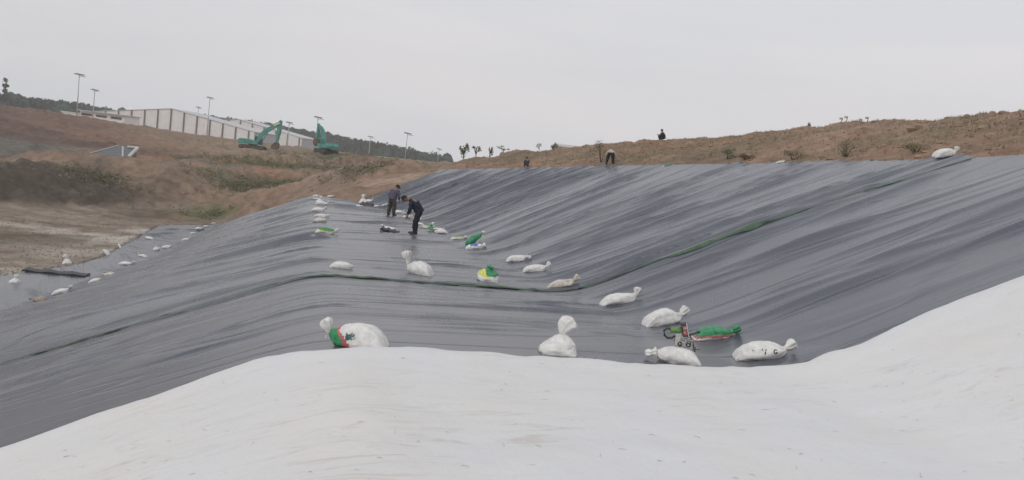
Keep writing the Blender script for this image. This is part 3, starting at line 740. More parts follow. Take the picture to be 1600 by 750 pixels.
sack(655, 345, 10, ('up', '', 'w', 5), 10, 'small upright white sandbag right of the hip of the stooping worker', lenf=.6)
sack(656, 351, 12, ('lie', 'up', 'w', 22), 170, 'white sandbag right of the knees of the stooping worker', lenf=.9)
sack(664, 357, 16, ('full', 'up', 'd', 23), 170, 'cream sandbag left of the small green one', lenf=.9)
sack(676, 356, 9, ('up', '', 'w', 6), 0, 'spiky white sandbag behind the small green one', lenf=.6)
sack(673, 361, 15, ('squat', '', 'g', 2), 0, 'small bunched green sandbag in the row of white ones', lenf=.56)
sack(684, 362, 16, ('thin', '', 'w', 24), 4, 'upper of two white sandbags piled right of the small green one', lenf=.9, lift=.1)
sack(688, 367, 22, ('lie', 'none', 'w', 25), 176, 'lower nearer of two white sandbags piled right of the small green one', lenf=.92)
# slope top
sack(1478, 249, 36, ('lie', 'up', 'w', 26), 5, 'white sandbag with winged tail at the slope top by the end of the green strip', lenf=.95, sink=.0, zs=1.2)
sack(1221, 254, 14, ('thin', 'none', 'w', 27), 0, 'flat white sandbag barely showing at the slope top', lenf=.9)
sack(1042, 259, 12, ('thin', '', 'gt', 28), 0, 'small green and white sack at the slope top below the squatting person', lenf=.9)
# pit foot
sack(24, 442, 16, ('up', '', 'w', 7), 30, 'upright white sandbag at the far left of the pit floor', lenf=.6)
sack(61, 472, 23, ('full', '', 'm', 1), 180, 'mud brown sandbag on the liner floor, nearest to the frame corner', lenf=.95)
sack(98, 460, 28, ('slim', '', 'w', 28), 8, 'bright slim white sandbag on the liner floor, largest one down there', lenf=.95)
sack(150, 440, 20, ('slim', 'none', 'w', 29), 10, 'white sandbag at slope foot below the beige one', lenf=.95)
sack(170, 430, 18, ('lie', '', 'd', 30), 170, 'beige sandbag at slope foot between two white ones', lenf=.95)
sack(104, 412, 14, ('up', '', 'w', 8), 210, 'upright white sandbag near the liner edge by the dark strip', lenf=.6)
sack(197, 416, 22, ('slim', '', 'w', 31), 6, 'long white sandbag at slope foot just above the beige one', lenf=.95)
sack(165, 399, 16, ('full', 'none', 'w', 32), 0, 'round white sandbag near the muddy edge of the pit liner', lenf=.95)
sack(222, 401, 15, ('lie', 'up', 'w', 33), 176, 'white sandbag with raised left tail in mid pit liner', lenf=.95)
sack(245, 391, 11, ('squat', '', 'w', 34), 0, 'crumpled small white sandbag, left of a touching pair', lenf=.6)
sack(261, 388, 17, ('slim', 'none', 'w', 35), 10, 'smooth white sandbag, right of a touching pair', lenf=.95)
sack(186, 385, 13, ('thin', 'up', 'w', 36), 180, 'small white sandbag against the muddy pit edge', lenf=.95)
sack(232, 373, 15, ('slim', 'none', 'w', 37), 165, 'white sandbag close to the outer corner of the pit liner', lenf=.95)
sack(291, 375, 14, ('slim', '', 'w', 38), 6, 'thin long white sandbag alone at the upper slope foot', lenf=.95)
sack(302, 365, 9, ('slim', 'none', 'w', 39), 40, 'white sandbag standing aslant, lowest of the far row at slope foot', lenf=.95)
sack(311, 359, 11, ('lie', '', 'w', 40), 15, 'white sandbag second from below in the far row at slope foot', lenf=.95)
sack(322, 355, 9, ('lie', 'none', 'd', 41), 15, 'beige sandbag third from below in the far row at slope foot', lenf=.95)
sack(334, 350, 9, ('lie', 'none', 'd', 42), 15, 'beige sandbag topmost in the far row at slope foot', lenf=.95)

# the green sack that leans up behind the blue patched one
def leaning_green():
    h = hit(735, 385); loc = h[0]; s_ = loc.y / F
    o = empty('sandbag', loc + Vector((0, .25, -.02)))
    u = Vector((26 * s_, .15, 22 * s_)); n = 12; rings = []
    hw = [.02, .07, .10, .11, .115, .11, .10, .09, .075, .055, .035, .02]
    vs = []; fs = []; d = u.normalized(); a = Vector((0, 1, 0)); b = d.cross(a).normalized()
    for i in range(n):
        p = Vector((-9 * s_, 0, .03)) + u * (i / (n - 1))
        for k in range(14):
            t = 2 * math.pi * k / 14; rr = hw[i] * (1 + .12 * math.sin(5 * t + i)) * 1.15
            vs.append(p + a * math.cos(t) * rr * 1.1 + b * math.sin(t) * rr)
    for i in range(n - 1):
        for k in range(14): k2 = (k + 1) % 14; fs.append((i * 14 + k, i * 14 + k2, (i + 1) * 14 + k2, (i + 1) * 14 + k))
    mesh_obj('body', vs, fs, SG, o)
    tip = Vector((-9 * s_, 0, .03)) + u
    m = MB(); m.ball(tip + Vector((0, 0, .02)), .06, 10, 7, (1, 1, .8)); m.tube([tip, tip + Vector((-.05, 0, -.25)), tip + Vector((-.12, 0, -.45))], [.02, .035, .02], 8); m.build('tail', SW, o, True)
    tag(o, 'long green sack stretched upright, leaning behind the blue patched sandbag', 'sandbag', 'sandbags holding down the liner')
leaning_green()

# print on two sacks, laid on their cloth
def print_on(root, strokes, name='printed_mark', m=SBK):
    body = [c_ for c_ in root.children if c_.name.startswith('body')][0].data
    B = BVHTree.FromPolygons([v.co.copy() for v in body.vertices], [tuple(p_.vertices) for p_ in body.polygons])
    mb = MB()
    for st, wd, side in strokes:
        # st: list of (x, h) on the side facing the camera; cast inward
        pv = []
        for x, h_ in st:
            o_ = Vector((x, side * 1.0, h_ + .35)) ; tgt = Vector((x, side * .12, h_)); d = (tgt - o_).normalized()
            q = B.ray_cast(o_, d)
            if q[0] is None: continue
            pv.append((q[0] + q[1] * (.006 if q[1].dot(-d) > 0 else -.006)))
        if len(pv) > 1: MB().tube(pv, wd, 5).build(name, m, root)
def arc(cx, cz, r_, a0, a1, n=9): return [(cx + r_ * math.cos(R(a0 + (a1 - a0) * k / (n - 1))), cz + 1.3 * r_ * math.sin(R(a0 + (a1 - a0) * k / (n - 1)))) for k in range(n)]
print_on(s5, [(arc(.15, .155, .030, 30, 330), .009, -1), ([(.18, .14), (.155, .14)], .008, -1),
              ([(.0, .20), (-.015, .17)], .008, -1), ([(-.015, .155), (-.035, .10)], .010, -1), ([(-.07, .215), (-.055, .19)], .006, -1), ([(-.24, .20), (-.22, .19), (-.21, .175)], .006, -1)])
rs = random.Random(3)
SGR = mat('faded_green_ink', (.10, .19, .165), .7, .3, .4, 14)
print_on(s1, [([(.0 + rs.uniform(-.07, .07), .165 + rs.uniform(-.05, .05)) for _ in range(4)], rs.uniform(.004, .008), 1) for k in range(11)], m=SGR)

# dark wavy strips at two sacks and by the pit side
def slab(px, py, w, d, label, yaw=5):
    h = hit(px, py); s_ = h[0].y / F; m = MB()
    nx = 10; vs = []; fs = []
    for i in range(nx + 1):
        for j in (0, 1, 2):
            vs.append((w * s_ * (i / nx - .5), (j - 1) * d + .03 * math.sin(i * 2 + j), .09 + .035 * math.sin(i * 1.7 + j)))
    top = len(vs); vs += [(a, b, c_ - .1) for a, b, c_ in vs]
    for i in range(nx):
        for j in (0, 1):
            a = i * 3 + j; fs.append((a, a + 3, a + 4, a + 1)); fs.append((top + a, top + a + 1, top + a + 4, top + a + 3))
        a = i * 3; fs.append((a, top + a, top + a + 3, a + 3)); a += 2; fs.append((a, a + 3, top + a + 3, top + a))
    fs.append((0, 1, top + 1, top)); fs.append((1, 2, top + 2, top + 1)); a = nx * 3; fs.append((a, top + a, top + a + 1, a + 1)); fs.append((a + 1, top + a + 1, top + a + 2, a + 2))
    o = mesh_obj('dark_strip', vs, fs, mat('near_black_strip', (.03, .03, .033), .5, .4), None, False); o.matrix_world = Matrix.Translation(h[0]) @ surf_frame(h[1] if h[1].z > 0 else -h[1], R(yaw)).to_4x4()
    tag(o, label, 'dark scrap')
slab(609, 362, 27, .22, 'dark wavy strip in front of the white sandbag near the stooping worker', -4)
slab(573, 321, 18, .35, 'dark wavy strip among the sandbags at the far corner', -4)
slab(88, 427, 92, .35, 'long dark strip modelled as the shade of the liner flap by the muddy pit side', 8)  # near-black strip put where the liner flap edge casts its shadow

# ------------------------------------------------------------------ wedge welding machine on its sack
def welder():
    h = hit(1053, 571); loc = h[0]; s_ = loc.y / F
    g = Vector((loc.x + .13, loc.y + .22, loc.z + .255))
    root = empty('welding_machine', g, Matrix.Rotation(R(-6), 3, 'Z'))
    tag(root, 'small green and black liner welding machine standing on a white sandbag', 'machine')
    steel = mat('scuffed_steel', (.42, .39, .36), .5, .5, .35, 30, .5); blk = mat('black_machine_plastic', (.04, .045, .045), .5, .5); grn = mat('green_machine_case', (.12, .26, .07), .45, .5, .2, 20)
    redp = mat('red_control_label', (.42, .12, .11), .5, .4); lg = mat('pale_machine_metal', (.5, .48, .45), .4, .5, .2, 30, .4)
    bevel(MB().box((0, 0, .10), (.25, .15, .012)).box((-.11, 0, .05), (.02, .15, .11)).box((.02, 0, .05), (.02, .15, .11)).box((.12, 0, .06), (.018, .15, .12)).box((-.045, -.06, .04), (.13, .012, .08)).build('frame', steel, root), .003)
    bevel(MB().box((-.085, -.075, .085), (.07, .014, .16)).build('front_plate', lg, root), .004)
    for x, z in ((-.05, .03), (.07, .03)):
        w = MB().tube([(x, -.09, z), (x, -.05, z)], .032, 18).build('drive_wheel', blk, root, True); MB().tube([(x, -.094, z), (x, -.05, z)], .012, 10).build('hub', lg, w, True)
    MB().tube([(-.20, 0, .20), (-.19, 0, .2), (-.05, 0, .215), (-.04, 0, .215)], [.03, .043, .043, .03], 16).build('motor', grn, root, True)
    MB().tube([(-.19, 0, .215), (-.255, 0, .21), (-.285, 0, .17), (-.27, 0, .11), (-.22, 0, .075), (-.16, 0, .085), (-.12, 0, .12)], .017, 10).build('handle', blk, root, True)
    rot = Matrix.Rotation(R(-18), 3, 'Y')
    cb = bevel(MB().box((0.0, -.01, .235), (.085, .10, .20), rot).build('control_box', blk, root), .008)
    MB().box((-.002, -.064, .225), (.05, .012, .13), rot).build('control_panel', redp, cb)
    MB().box((-.002, -.072, .265), (.03, .008, .02), rot).box((-.002, -.072, .20), (.03, .008, .012), rot).build('display', lg, cb)
    MB().box((.035, -.01, .24), (.014, .105, .205), rot).build('side_plate', lg, root)
    MB().tube([(.06, 0, .13), (.085, -.02, .17), (.13, -.02, .19), (.18, -.03, .22)], [.014, .016, .016, .012], 10).build('lever', blk, root, True)
    MB().tube([(.18, -.03, .22), (.215, -.03, .235)], .02, 10).build('grip', blk, root, True)
    MB().tube([(.07, -.03, .10), (.075, -.04, .06), (.10, -.05, .02)], .018, 10).tube([(.03, -.05, .12), (.12, -.05, .12)], .014, 10).build('gear_housing', steel, root, True)
    MB().tube([(.09, -.05, .15), (.13, -.07, .08), (.155, -.05, .0), (.15, -.05, -.04)], .010, 8).build('cable', blk, root, True)
    MB().tube([(.15, -.09, -.02), (.24, -.09, -.01)], .006, 8).tube([(.17, -.09, .02), (.17, -.09, -.05)], .01, 8).build('clamp', blk, root, True)
welder()

# ------------------------------------------------------------------ people
SKIN = mat('skin', (.30, .17, .11), .6, .3, .1)
HAIR = mat('black_hair', (.02, .018, .016), .7, .3)
def skin_mesh(verts, edges, radii, root_i=0, sub=2):
    me = bpy.data.meshes.new('tmp'); me.from_pydata([tuple(v) for v in verts], edges, [])
    o = bpy.data.objects.new('tmp', me); COL.objects.link(o)
    bpy.context.view_layer.objects.active = o
    md = o.modifiers.new('skin', 'SKIN'); md.use_smooth_shade = True
    if not me.skin_vertices: 
        with bpy.context.temp_override(object=o, active_object=o): bpy.ops.mesh.customdata_skin_add()
    for i, r_ in enumerate(radii):
        sv = me.skin_vertices[0].data[i]; rr = r_ if hasattr(r_, '__len__') else (r_, r_); sv.radius = rr; sv.use_root = (i == root_i)
    s = o.modifiers.new('sub', 'SUBSURF'); s.levels = sub; s.render_levels = sub
    dg = bpy.context.evaluated_depsgraph_get(); ev = o.evaluated_get(dg); m2 = bpy.data.meshes.new_from_object(ev)
    vs = [v.co.copy() for v in m2.vertices]; fs = [tuple(p_.vertices) for p_ in m2.polygons]
    bpy.data.objects.remove(o); bpy.data.meshes.remove(m2)
    return vs, fs
def make_person(J, loc, yaw, label, top_m, leg_m, cap_m, scale=1.0, cap=True, boots=None):
    """J: joints in metres, local frame: person faces +x, z up, feet at z=0"""
    root = empty('person', loc, Matrix.Rotation(yaw, 3, 'Z')); root.scale = (scale,) * 3
    tag(root, label, 'person', 'workers on the liner')
    J = {k: Vector(v) for k, v in J.items()}
    names = ['pelvis', 'waist', 'chest', 'neck', 'headb']
    V_ = []; idx = {}
    def av(n, p): idx[n] = len(V_); V_.append(Vector(p))
    E = []; Rr = []
    def add(n, r_, par=None):
        av(n, J[n]); Rr.append(r_)
        if par: E.append((idx[par], idx[n]))
    add('pelvis', (.11, .14)); add('waist', (.10, .125), 'pelvis'); add('chest', (.105, .15), 'waist'); add('neck', (.05, .05), 'chest'); add('head', (.06, .06), 'neck')
    for s in ('l', 'r'):
        add('sh' + s, .052, 'chest'); add('el' + s, .04, 'sh' + s); add('wr' + s, .027, 'el' + s)
        add('hip' + s, .082, 'pelvis'); add('kn' + s, .055, 'hip' + s); add('an' + s, .037, 'kn' + s); add('toe' + s, .034, 'an' + s)
    vs, fs = skin_mesh(V_, E, Rr)
    mb = MB(); mb.add(vs, fs)
    hd = J['head']; up = (hd - J['neck']).normalized(); fw = Vector(J.get('look', (1, 0, 0))).normalized(); fw = (fw - up * fw.dot(up) * .6).normalized(); sd = up.cross(fw).normalized(); fw = sd.cross(up)
    Rm = Matrix((fw, sd, up)).transposed(); hc = hd + up * .04
    mb.ball(hc, .105, 16, 12, (.95, .78, 1.15), Rm)
    mb.ball(hc + fw * .10 - up * .01, .018, 8, 6, (1, .8, 1.5), Rm)                        # nose
    mb.ball(hc + fw * .085 - up * .05, .02, 8, 6, (.5, 1.3, .5), Rm)                       # mouth
    for s in (-1, 1):
        mb.ball(hc + sd * s * .082, .028, 8, 6, (.6, .35, 1), Rm)                          # ears
        mb.ball(hc + fw * .088 + sd * s * .034 + up * .012, .012, 8, 6, (.6, 1, .7), Rm)   # eyes
    for s in ('l', 'r'):                                                                   # hands
        w_ = J['wr' + s]; d = (w_ - J['el' + s]).normalized(); side = Vector((0, 1 if s == 'l' else -1, 0)); fwd = side.cross(d); fwd = fwd.normalized() if fwd.length > .1 else Vector((1, 0, 0))
        ac = fwd
        mb.ball(w_ + d * .05, .045, 10, 8, (.9, .45, 1.05), Matrix((ac, ac.cross(d) * -1, d)).transposed())
        for k, ln in enumerate((.062, .072, .067, .052)):
            b0 = w_ + d * .085 + ac * (.028 - .019 * k); m1 = b0 + d * ln * .5 - side * .006; m2_ = b0 + d * ln * .9 - side * .022
            mb.tube([b0 - d * .02, b0, m1, m2_], [.010, .010, .009, .007], 6)
        b0 = w_ + d * .03 + ac * .03; mb.tube([b0, b0 + ac * .028 + d * .025, b0 + ac * .034 + d * .055], [.012, .011, .008], 6)
    body = mb.build('body', SKIN, root, True)
    # jacket and trousers
    def sub_skin(names_, radii, edges, ri=0):
        vv = [J[n] if isinstance(n, str) else n for n in names_]; return skin_mesh(vv, edges, radii, ri)
    cu_ = {s: J['el' + s].lerp(J['wr' + s], .9) for s in 'lr'}
    hem = J['pelvis'].lerp(J['waist'], -.25)
    v2, f2 = sub_skin([hem, 'waist', 'chest', J['chest'].lerp(J['neck'], .75), 'shl', 'ell', cu_['l'], 'shr', 'elr', cu_['r']],
                      [(.17, .205), (.155, .19), (.16, .205), (.075, .08), .088, .072, .055, .088, .072, .055], [(0, 1), (1, 2), (2, 3), (2, 4), (4, 5), (5, 6), (2, 7), (7, 8), (8, 9)], 1)
    v2 = [p + Vector((.012 * math.sin(40 * p.z + 9 * p.y), .01 * math.sin(33 * p.z + 14 * p.x), 0)) for p in v2]
    mesh_obj('jacket', v2, f2, top_m, root)
    ca_ = {s: J['kn' + s].lerp(J['an' + s], .93) for s in 'lr'}
    v3, f3 = sub_skin(['pelvis', J['pelvis'].lerp(J['waist'], .5), 'hipl', 'knl', ca_['l'], 'hipr', 'knr', ca_['r']],
                      [(.14, .18), (.13, .17), .12, .098, .082, .12, .098, .082], [(0, 1), (0, 2), (2, 3), (3, 4), (0, 5), (5, 6), (6, 7)])
    v3 = [p + Vector((.010 * math.sin(30 * p.z + 9 * p.y), .008 * math.sin(27 * p.z), 0)) for p in v3]
    mesh_obj('trousers', v3, f3, leg_m, root)
    bt = boots or mat('rubber_boots', (.025, .025, .025), .6, .4)
    for s in 'lr':
        a, t = J['an' + s], J['toe' + s]; b_ = MB(); d = (t - a); d.z = 0; d.normalize()
        b_.tube([a + Vector((0, 0, .10)), a + Vector((0, 0, .0))], [.055, .055], 12); b_.ball(a + d * .07 - Vector((0, 0, .03)), .1, 12, 8, (1.5, .52, .5), Matrix.Rotation(math.atan2(d.y, d.x), 3, 'Z'))
        b_.build('boot', bt, root, True)
    h2 = MB(); h2.ball(hc + up * .012 - fw * .012, .11, 16, 12, (.93, .80, 1.08), Rm)
    h2.v = [v for v in h2.v]
    hair = h2.build('hair', HAIR, root, True)
    # trim the hair off the face
    bm = bmesh.new(); bm.from_mesh(hair.data); kill = [v for v in bm.verts if (v.co - hc).dot(fw) > .045 and (v.co - hc).dot(up) < .06 or (v.co - hc).dot(up) < -.05]
    bmesh.ops.delete(bm, geom=kill, context='VERTS'); bm.to_mesh(hair.data); bm.free()
    if cap:
        c2 = MB(); c2.ball(hc + up * .035 - fw * .005, .118, 16, 12, (.96, .86, .95), Rm)
        co = c2.build('cap', cap_m, root, True); bm = bmesh.new(); bm.from_mesh(co.data)
        bmesh.ops.delete(bm, geom=[v for v in bm.verts if (v.co - hc).dot(up) < .035], context='VERTS'); bm.to_mesh(co.data); bm.free()
        br = MB(); br.ball(hc + up * .05 + fw * .13, .085, 14, 6, (1.0, .85, .10), Rm); br.build('brim', cap_m, co, True)
    return root
navy = mat('navy_jacket', (.022, .028, .05), .8, .2, .3); purp = mat('faded_purple_jacket', (.10, .085, .13), .85, .2, .3); khaki = mat('olive_trousers', (.065, .055, .045), .85, .2, .3)
dk = mat('black_trousers', (.022, .02, .026), .85, .2, .3); capd = mat('dark_cap', (.03, .025, .03), .8, .2); beige = mat('beige_shirt', (.48, .42, .34), .85, .2, .2); chg = mat('charcoal_clothes', (.035, .035, .045), .85, .2, .3)
blu = mat('dull_blue_shirt', (.04, .045, .07), .85, .2, .3)
stand = dict(pelvis=(0, 0, .90), waist=(.04, 0, 1.06), chest=(.12, 0, 1.28), neck=(.19, 0, 1.43), head=(.26, 0, 1.53), shl=(.12, .17, 1.35), shr=(.12, -.17, 1.35), ell=(.10, .25, 1.08), elr=(.12, -.24, 1.08), wrl=(.20, .24, .84), wrr=(.22, -.22, .84),
             hipl=(0, .095, .86), hipr=(0, -.095, .86), knl=(.04, .13, .48), knr=(.02, -.12, .48), anl=(-.03, .15, .08), anr=(-.02, -.14, .08), toel=(.13, .17, .035), toer=(.14, -.16, .035), look=(1, 0, -.3))
h = hit(611, 336); sc1 = 46 * h[0].y / F / 1.60
make_person(stand, h[0] - Vector((0, 0, .02)), R(66), 'worker in purple-grey jacket, olive trousers and cap, seen from behind on the bench', purp, khaki, capd, sc1).scale = (sc1 * 1.2, sc1 * 1.2, sc1)
bend = dict(stand, pelvis=(-.10, 0, .88), waist=(-.03, 0, 1.03), chest=(.14, 0, 1.19), neck=(.30, 0, 1.27), head=(.40, 0, 1.28), shl=(.20, .17, 1.22), shr=(.20, -.17, 1.22), ell=(.20, .20, .95), elr=(.22, -.20, .95), wrl=(.28, .16, .70), wrr=(.30, -.15, .70),
            hipl=(-.10, .095, .84), hipr=(-.10, -.095, .84), knl=(-.02, .10, .46), knr=(.02, -.10, .46), anl=(-.06, .10, .08), anr=(.02, -.11, .08), toel=(.10, .11, .035), toer=(.18, -.12, .035), look=(.7, 0, -1))
h = hit(647, 366); sc2 = 60 * h[0].y / F / 1.40
make_person(bend, h[0] - Vector((0, 0, .02)), R(182), 'stooping worker in navy jacket, black trousers and dark cap, looking down', navy, dk, capd, sc2).scale = (sc2 * 1.05, sc2 * 1.15, sc2)
def on_top(px, py, up=0): hh = hit(px, py); return hh[0]
stoop = dict(stand, pelvis=(-.12, 0, .80), waist=(.0, 0, .92), chest=(.22, 0, .98), neck=(.38, 0, .96), head=(.47, 0, .90), shl=(.26, .17, .96), shr=(.26, -.17, .96), ell=(.28, .24, .72), elr=(.28, -.24, .72), wrl=(.36, .20, .48), wrr=(.36, -.20, .48),
             hipl=(-.12, .10, .78), hipr=(-.12, -.10, .78), knl=(-.02, .16, .43), knr=(-.02, -.16, .43), anl=(-.08, .18, .08), anr=(-.08, -.18, .08), toel=(.08, .2, .035), toer=(.08, -.2, .035), look=(.6, 0, -1))
p = P(952, 260, 46.6); g = ground_at(p.x, p.y)[0]
make_person(stoop, g, R(84), 'person in beige shirt and dark trousers bending over at the slope top', beige, dk, capd, 22 * g.y / F / 1.05).scale = (21 * g.y / F, 27 * g.y / F, 21 * g.y / F)
squat = dict(stand, pelvis=(-.12, 0, .28), waist=(-.10, 0, .42), chest=(.0, 0, .62), neck=(.06, 0, .78), head=(.10, 0, .88), shl=(.02, .17, .69), shr=(.02, -.17, .69), ell=(.10, .24, .46), elr=(.10, -.24, .46), wrl=(.26, .20, .50), wrr=(.26, -.20, .50),
             hipl=(-.10, .10, .27), hipr=(-.10, -.10, .27), knl=(.26, .16, .46), knr=(.26, -.16, .46), anl=(.06, .16, .08), anr=(.06, -.16, .08), toel=(.22, .18, .035), toer=(.22, -.18, .035), look=(1, 0, -.2))
q = P(1034, 221, 60.5); g = ground_at(q.x, q.y)[0]
_, gy_, _a = proj(np.array([[g.x, g.y, g.z]]))
make_person(squat, g, R(190), 'person in charcoal clothes squatting on the hill skyline', chg, chg, capd, 17.5 * g.y / F / 1.0, cap=False).scale = (20 * g.y / F, 24 * g.y / F, 17.5 * g.y / F)
q = P(822, 264, 53); g = ground_at(q.x, q.y)[0]
make_person(squat, g, R(110), 'person in dark clothes crouching at the slope top, left of the beige shirted one', blu, chg, capd, 15 * g.y / F / .95)

# ------------------------------------------------------------------ excavators
def excavator(px, py, t, yaw, label, fold):
    p = P(px, py, t); g = ground_at(p.x, p.y)[0]
    if fold == 'far': g.z = p.z + .9
    else: g.z = max(g.z, p.z)
    root = empty('excavator', g, Matrix.Rotation(yaw, 3, 'Z')); root.scale = (1.07,) * 3 if fold == 'far' else (1.05,) * 3
    tag(root, label, 'excavator', 'excavators working on the plateau')
    teal = mat('teal_machine_paint', (.075, .27, .235), .6, .35, .3, .8); dkm = mat('dark_undercarriage', (.06, .05, .045), .8, .3, .4, 2); gls = mat('dark_cab_glass', (.03, .04, .045), .15, .6, .1); mud = mat('muddy_bucket_steel', (.12, .085, .065), .8, .3, .4, 2); yel = mat('pale_yellow_boom_end', (.7, .66, .35), .5, .4, .15)
    for y in (-1.3, 1.3):
        tr = MB(); n = 20; prof = [(2.1 + .45 * math.cos(R(-90 + 180 * k / 8)), .47 + .45 * math.sin(R(-90 + 180 * k / 8))) for k in range(9)] + [(-2.1 + .45 * math.cos(R(90 + 180 * k / 8)), .47 + .45 * math.sin(R(90 + 180 * k / 8))) for k in range(9)]
        tr.prism(prof, y - .3, y + .3); tk = tr.build('track', dkm, root)
        w = MB()
        for x in (-2.1, -1.2, -.4, .4, 1.2, 2.1): w.tube([(x, y - .33, .42), (x, y + .33, .42)], .3 if abs(x) > 2 else .17, 14)
        w.build('track_roller', mud, tk, True)
    MB().box((0, 0, .7), (2.2, 2.2, .5)).tube([(0, 0, .9), (0, 0, 1.15)], .9, 20).build('undercarriage', dkm, root)
    bevel(MB().prism([(-2.6, 1.15), (1.1, 1.15), (1.1, 1.75), (-.6, 2.15), (-2.2, 2.15), (-2.7, 1.9)], -1.35, .35).build('engine_house', teal, root), .06)
    bevel(MB().prism([(-2.75, 1.1), (-1.9, 1.1), (-1.9, 2.1), (-2.55, 2.1), (-2.85, 1.7)], -1.38, 1.38).build('counterweight', teal, root), .08)
    bevel(MB().box((-.9, .9, 1.5), (2.0, .8, .75)).build('side_cover', teal, root), .05)
    cab = bevel(MB().prism([(.1, 1.15), (1.75, 1.15), (1.75, 1.9), (1.5, 2.95), (.1, 2.95)], .42, 1.36).build('cab', teal, root), .06)
    MB().prism([(.25, 1.9), (1.68, 1.9), (1.46, 2.8), (.25, 2.8)], .40, 1.38).build('cab_window', gls, cab)
    MB().box((1.66, .89, 2.35), (.1, .8, .85), Matrix.Rotation(R(-13), 3, 'Y')).build('windscreen', gls, cab)
    def link(name, pts_, wd, m, y=.0, t_=.22): 
        b = MB(); n = len(pts_); up = []; dn = []
        for i, (x, z) in enumerate(pts_):
            d = Vector((pts_[min(i + 1, n - 1)][0] - pts_[max(i - 1, 0)][0], pts_[min(i + 1, n - 1)][1] - pts_[max(i - 1, 0)][1])).normalized(); nn = Vector((-d.y, d.x)) * wd[i] / 2
            up.append((x + nn.x, z + nn.y)); dn.append((x - nn.x, z - nn.y))
        b.prism(up + dn[::-1], y - t_, y + t_); return b.build(name, m, root)
    if fold == 'far': B = [(.8, 1.6), (1.5, 3.2), (2.5, 4.3), (3.8, 5.2), (4.8, 5.8), (5.3, 6.0)]; S = [(5.3, 6.8), (5.1, 6.0), (4.9, 4.0), (4.75, 2.1)]; bk = (4.7, 1.2)
    else: B = [(.9, 1.6), (1.5, 3.2), (2.4, 4.5), (3.5, 5.2), (4.3, 5.4)]; S = [(4.9, 5.9), (4.4, 5.4), (4.8, 3.9), (5.0, 2.7)]; bk = (4.8, 1.9)
    link('boom', B, [.6, .85, .95, .8, .6, .5][:len(B)], teal)
    if fold == 'far': link('boom_tip', [(3.9, 5.5), (4.6, 5.95), (5.1, 6.2)], [.3, .3, .25], yel, 0, .25)
    link('stick', S, [.5, .85, .65, .45], teal)
    for nm, a, b_ in (('boom_cylinder', (1.4, 1.5), (2.9, 3.9)), ('stick_cylinder', (B[2][0] + .3, B[2][1] + .6), (S[0][0] - .05, S[0][1])), ('bucket_cylinder', (S[1][0] + .45, S[1][1] - .2), (S[3][0] + .35, S[3][1] + .2))):
        c_ = Vector((a[0], 0, a[1])); d_ = Vector((b_[0], 0, b_[1])); MB().tube([c_, c_.lerp(d_, .6), c_.lerp(d_, .61), d_], [.12, .12, .06, .06], 10).build(nm, mat('cylinder_steel', (.1, .2, .18), .4, .5), root, True)
    bx, bz = bk
    bevel(MB().prism([(bx + .35, bz + 1.0), (bx - .3, bz + .9), (bx - .8, bz + .3), (bx - .95, bz - .35), (bx - .4, bz - .6), (bx + .25, bz - .5), (bx + .6, bz - .1), (bx + .65, bz + .5)], -.6, .6).build('bucket', mud, root), .05)
    MB().box((bx - .95, -.4, bz - .45), (.3, .12, .12)).box((bx - .95, 0, bz - .45), (.3, .12, .12)).box((bx - .95, .4, bz - .45), (.3, .12, .12)).build('bucket_teeth', mud, root)
    return root
excavator(394, 240, 166, R(8), 'teal excavator on the left with boom raised and stick hanging straight down', 'far')
excavator(509, 242, 160, R(130), 'teal excavator on the right, turned away, holding up its muddy bucket', 'near')

# ------------------------------------------------------------------ lamp posts
polem = mat('galvanised_pole', (.42, .43, .44), .5, .4, .15); pvm = mat('dark_solar_panel', (.05, .055, .07), .35, .5, .2); lmp = mat('lamp_housing', (.35, .35, .35), .5, .4)
def lamp_post(xt, yt, xb, yb, t, label):
    top = P(xt, yt, t); b = P(xb, yb, t); x = (top.x + b.x) / 2
    g = ground_at(top.x, t)[0]; z0 = min(g.z, b.z) - .2; H = top.z - z0
    root = empty('lamp_post', (top.x, t, z0)); tag(root, label, 'lamp post', 'solar lamp posts along the site road')
    r_ = .13 if t > 220 else .10
    MB().tube([(0, 0, 0), (0, 0, H * .5), (0, 0, H)], [r_ * 1.3, r_ * 1.1, r_ * .8], 10).build('pole', polem, root, True)
    MB().box((0, 0, .15), (.6, .6, .3)).build('base', lmp, root)
    MB().box((.0, 0, H + .12), (2.1, 1.2, .10), Matrix.Rotation(R(6), 3, 'Y') @ Matrix.Rotation(R(14), 3, 'X')).build('solar_panel', pvm, root)
    MB().tube([(0, 0, H - .5), (.5, -.2, H - .35), (1.1, -.3, H - .3)], .05, 6).build('arm', polem, root); MB().box((1.3, -.3, H - .32), (.8, .35, .14)).build('lamp_head', lmp, root)
lamp_post(124, 117, 119, 172, 180, 'tallest looking lamp post, leftmost, beside the low white building')
lamp_post(148, 141, 146, 176, 230, 'shorter lamp post just right of the leftmost one, over the low white building')
lamp_post(328, 153, 323, 190, 262, 'tall lamp post over the left gabled shed, right one of two close together')
lamp_post(310, 168, 308, 190, 330, 'small far lamp post behind the left gabled shed')
lamp_post(452, 192, 449, 235, 240, 'lamp post in front of the panels of the right gabled shed')
lamp_post(497, 184, 492, 236, 200, 'tall lamp post rising behind the right excavator')
lamp_post(579, 214, 576, 244, 300, 'lamp post against the wood, midway between the right excavator and the bare hill')
lamp_post(637, 209, 632, 252, 215, 'tall lamp post before the end of the wood')
lamp_post(686, 233, 684, 252, 330, 'small lamp post farthest right at the end of the wood')

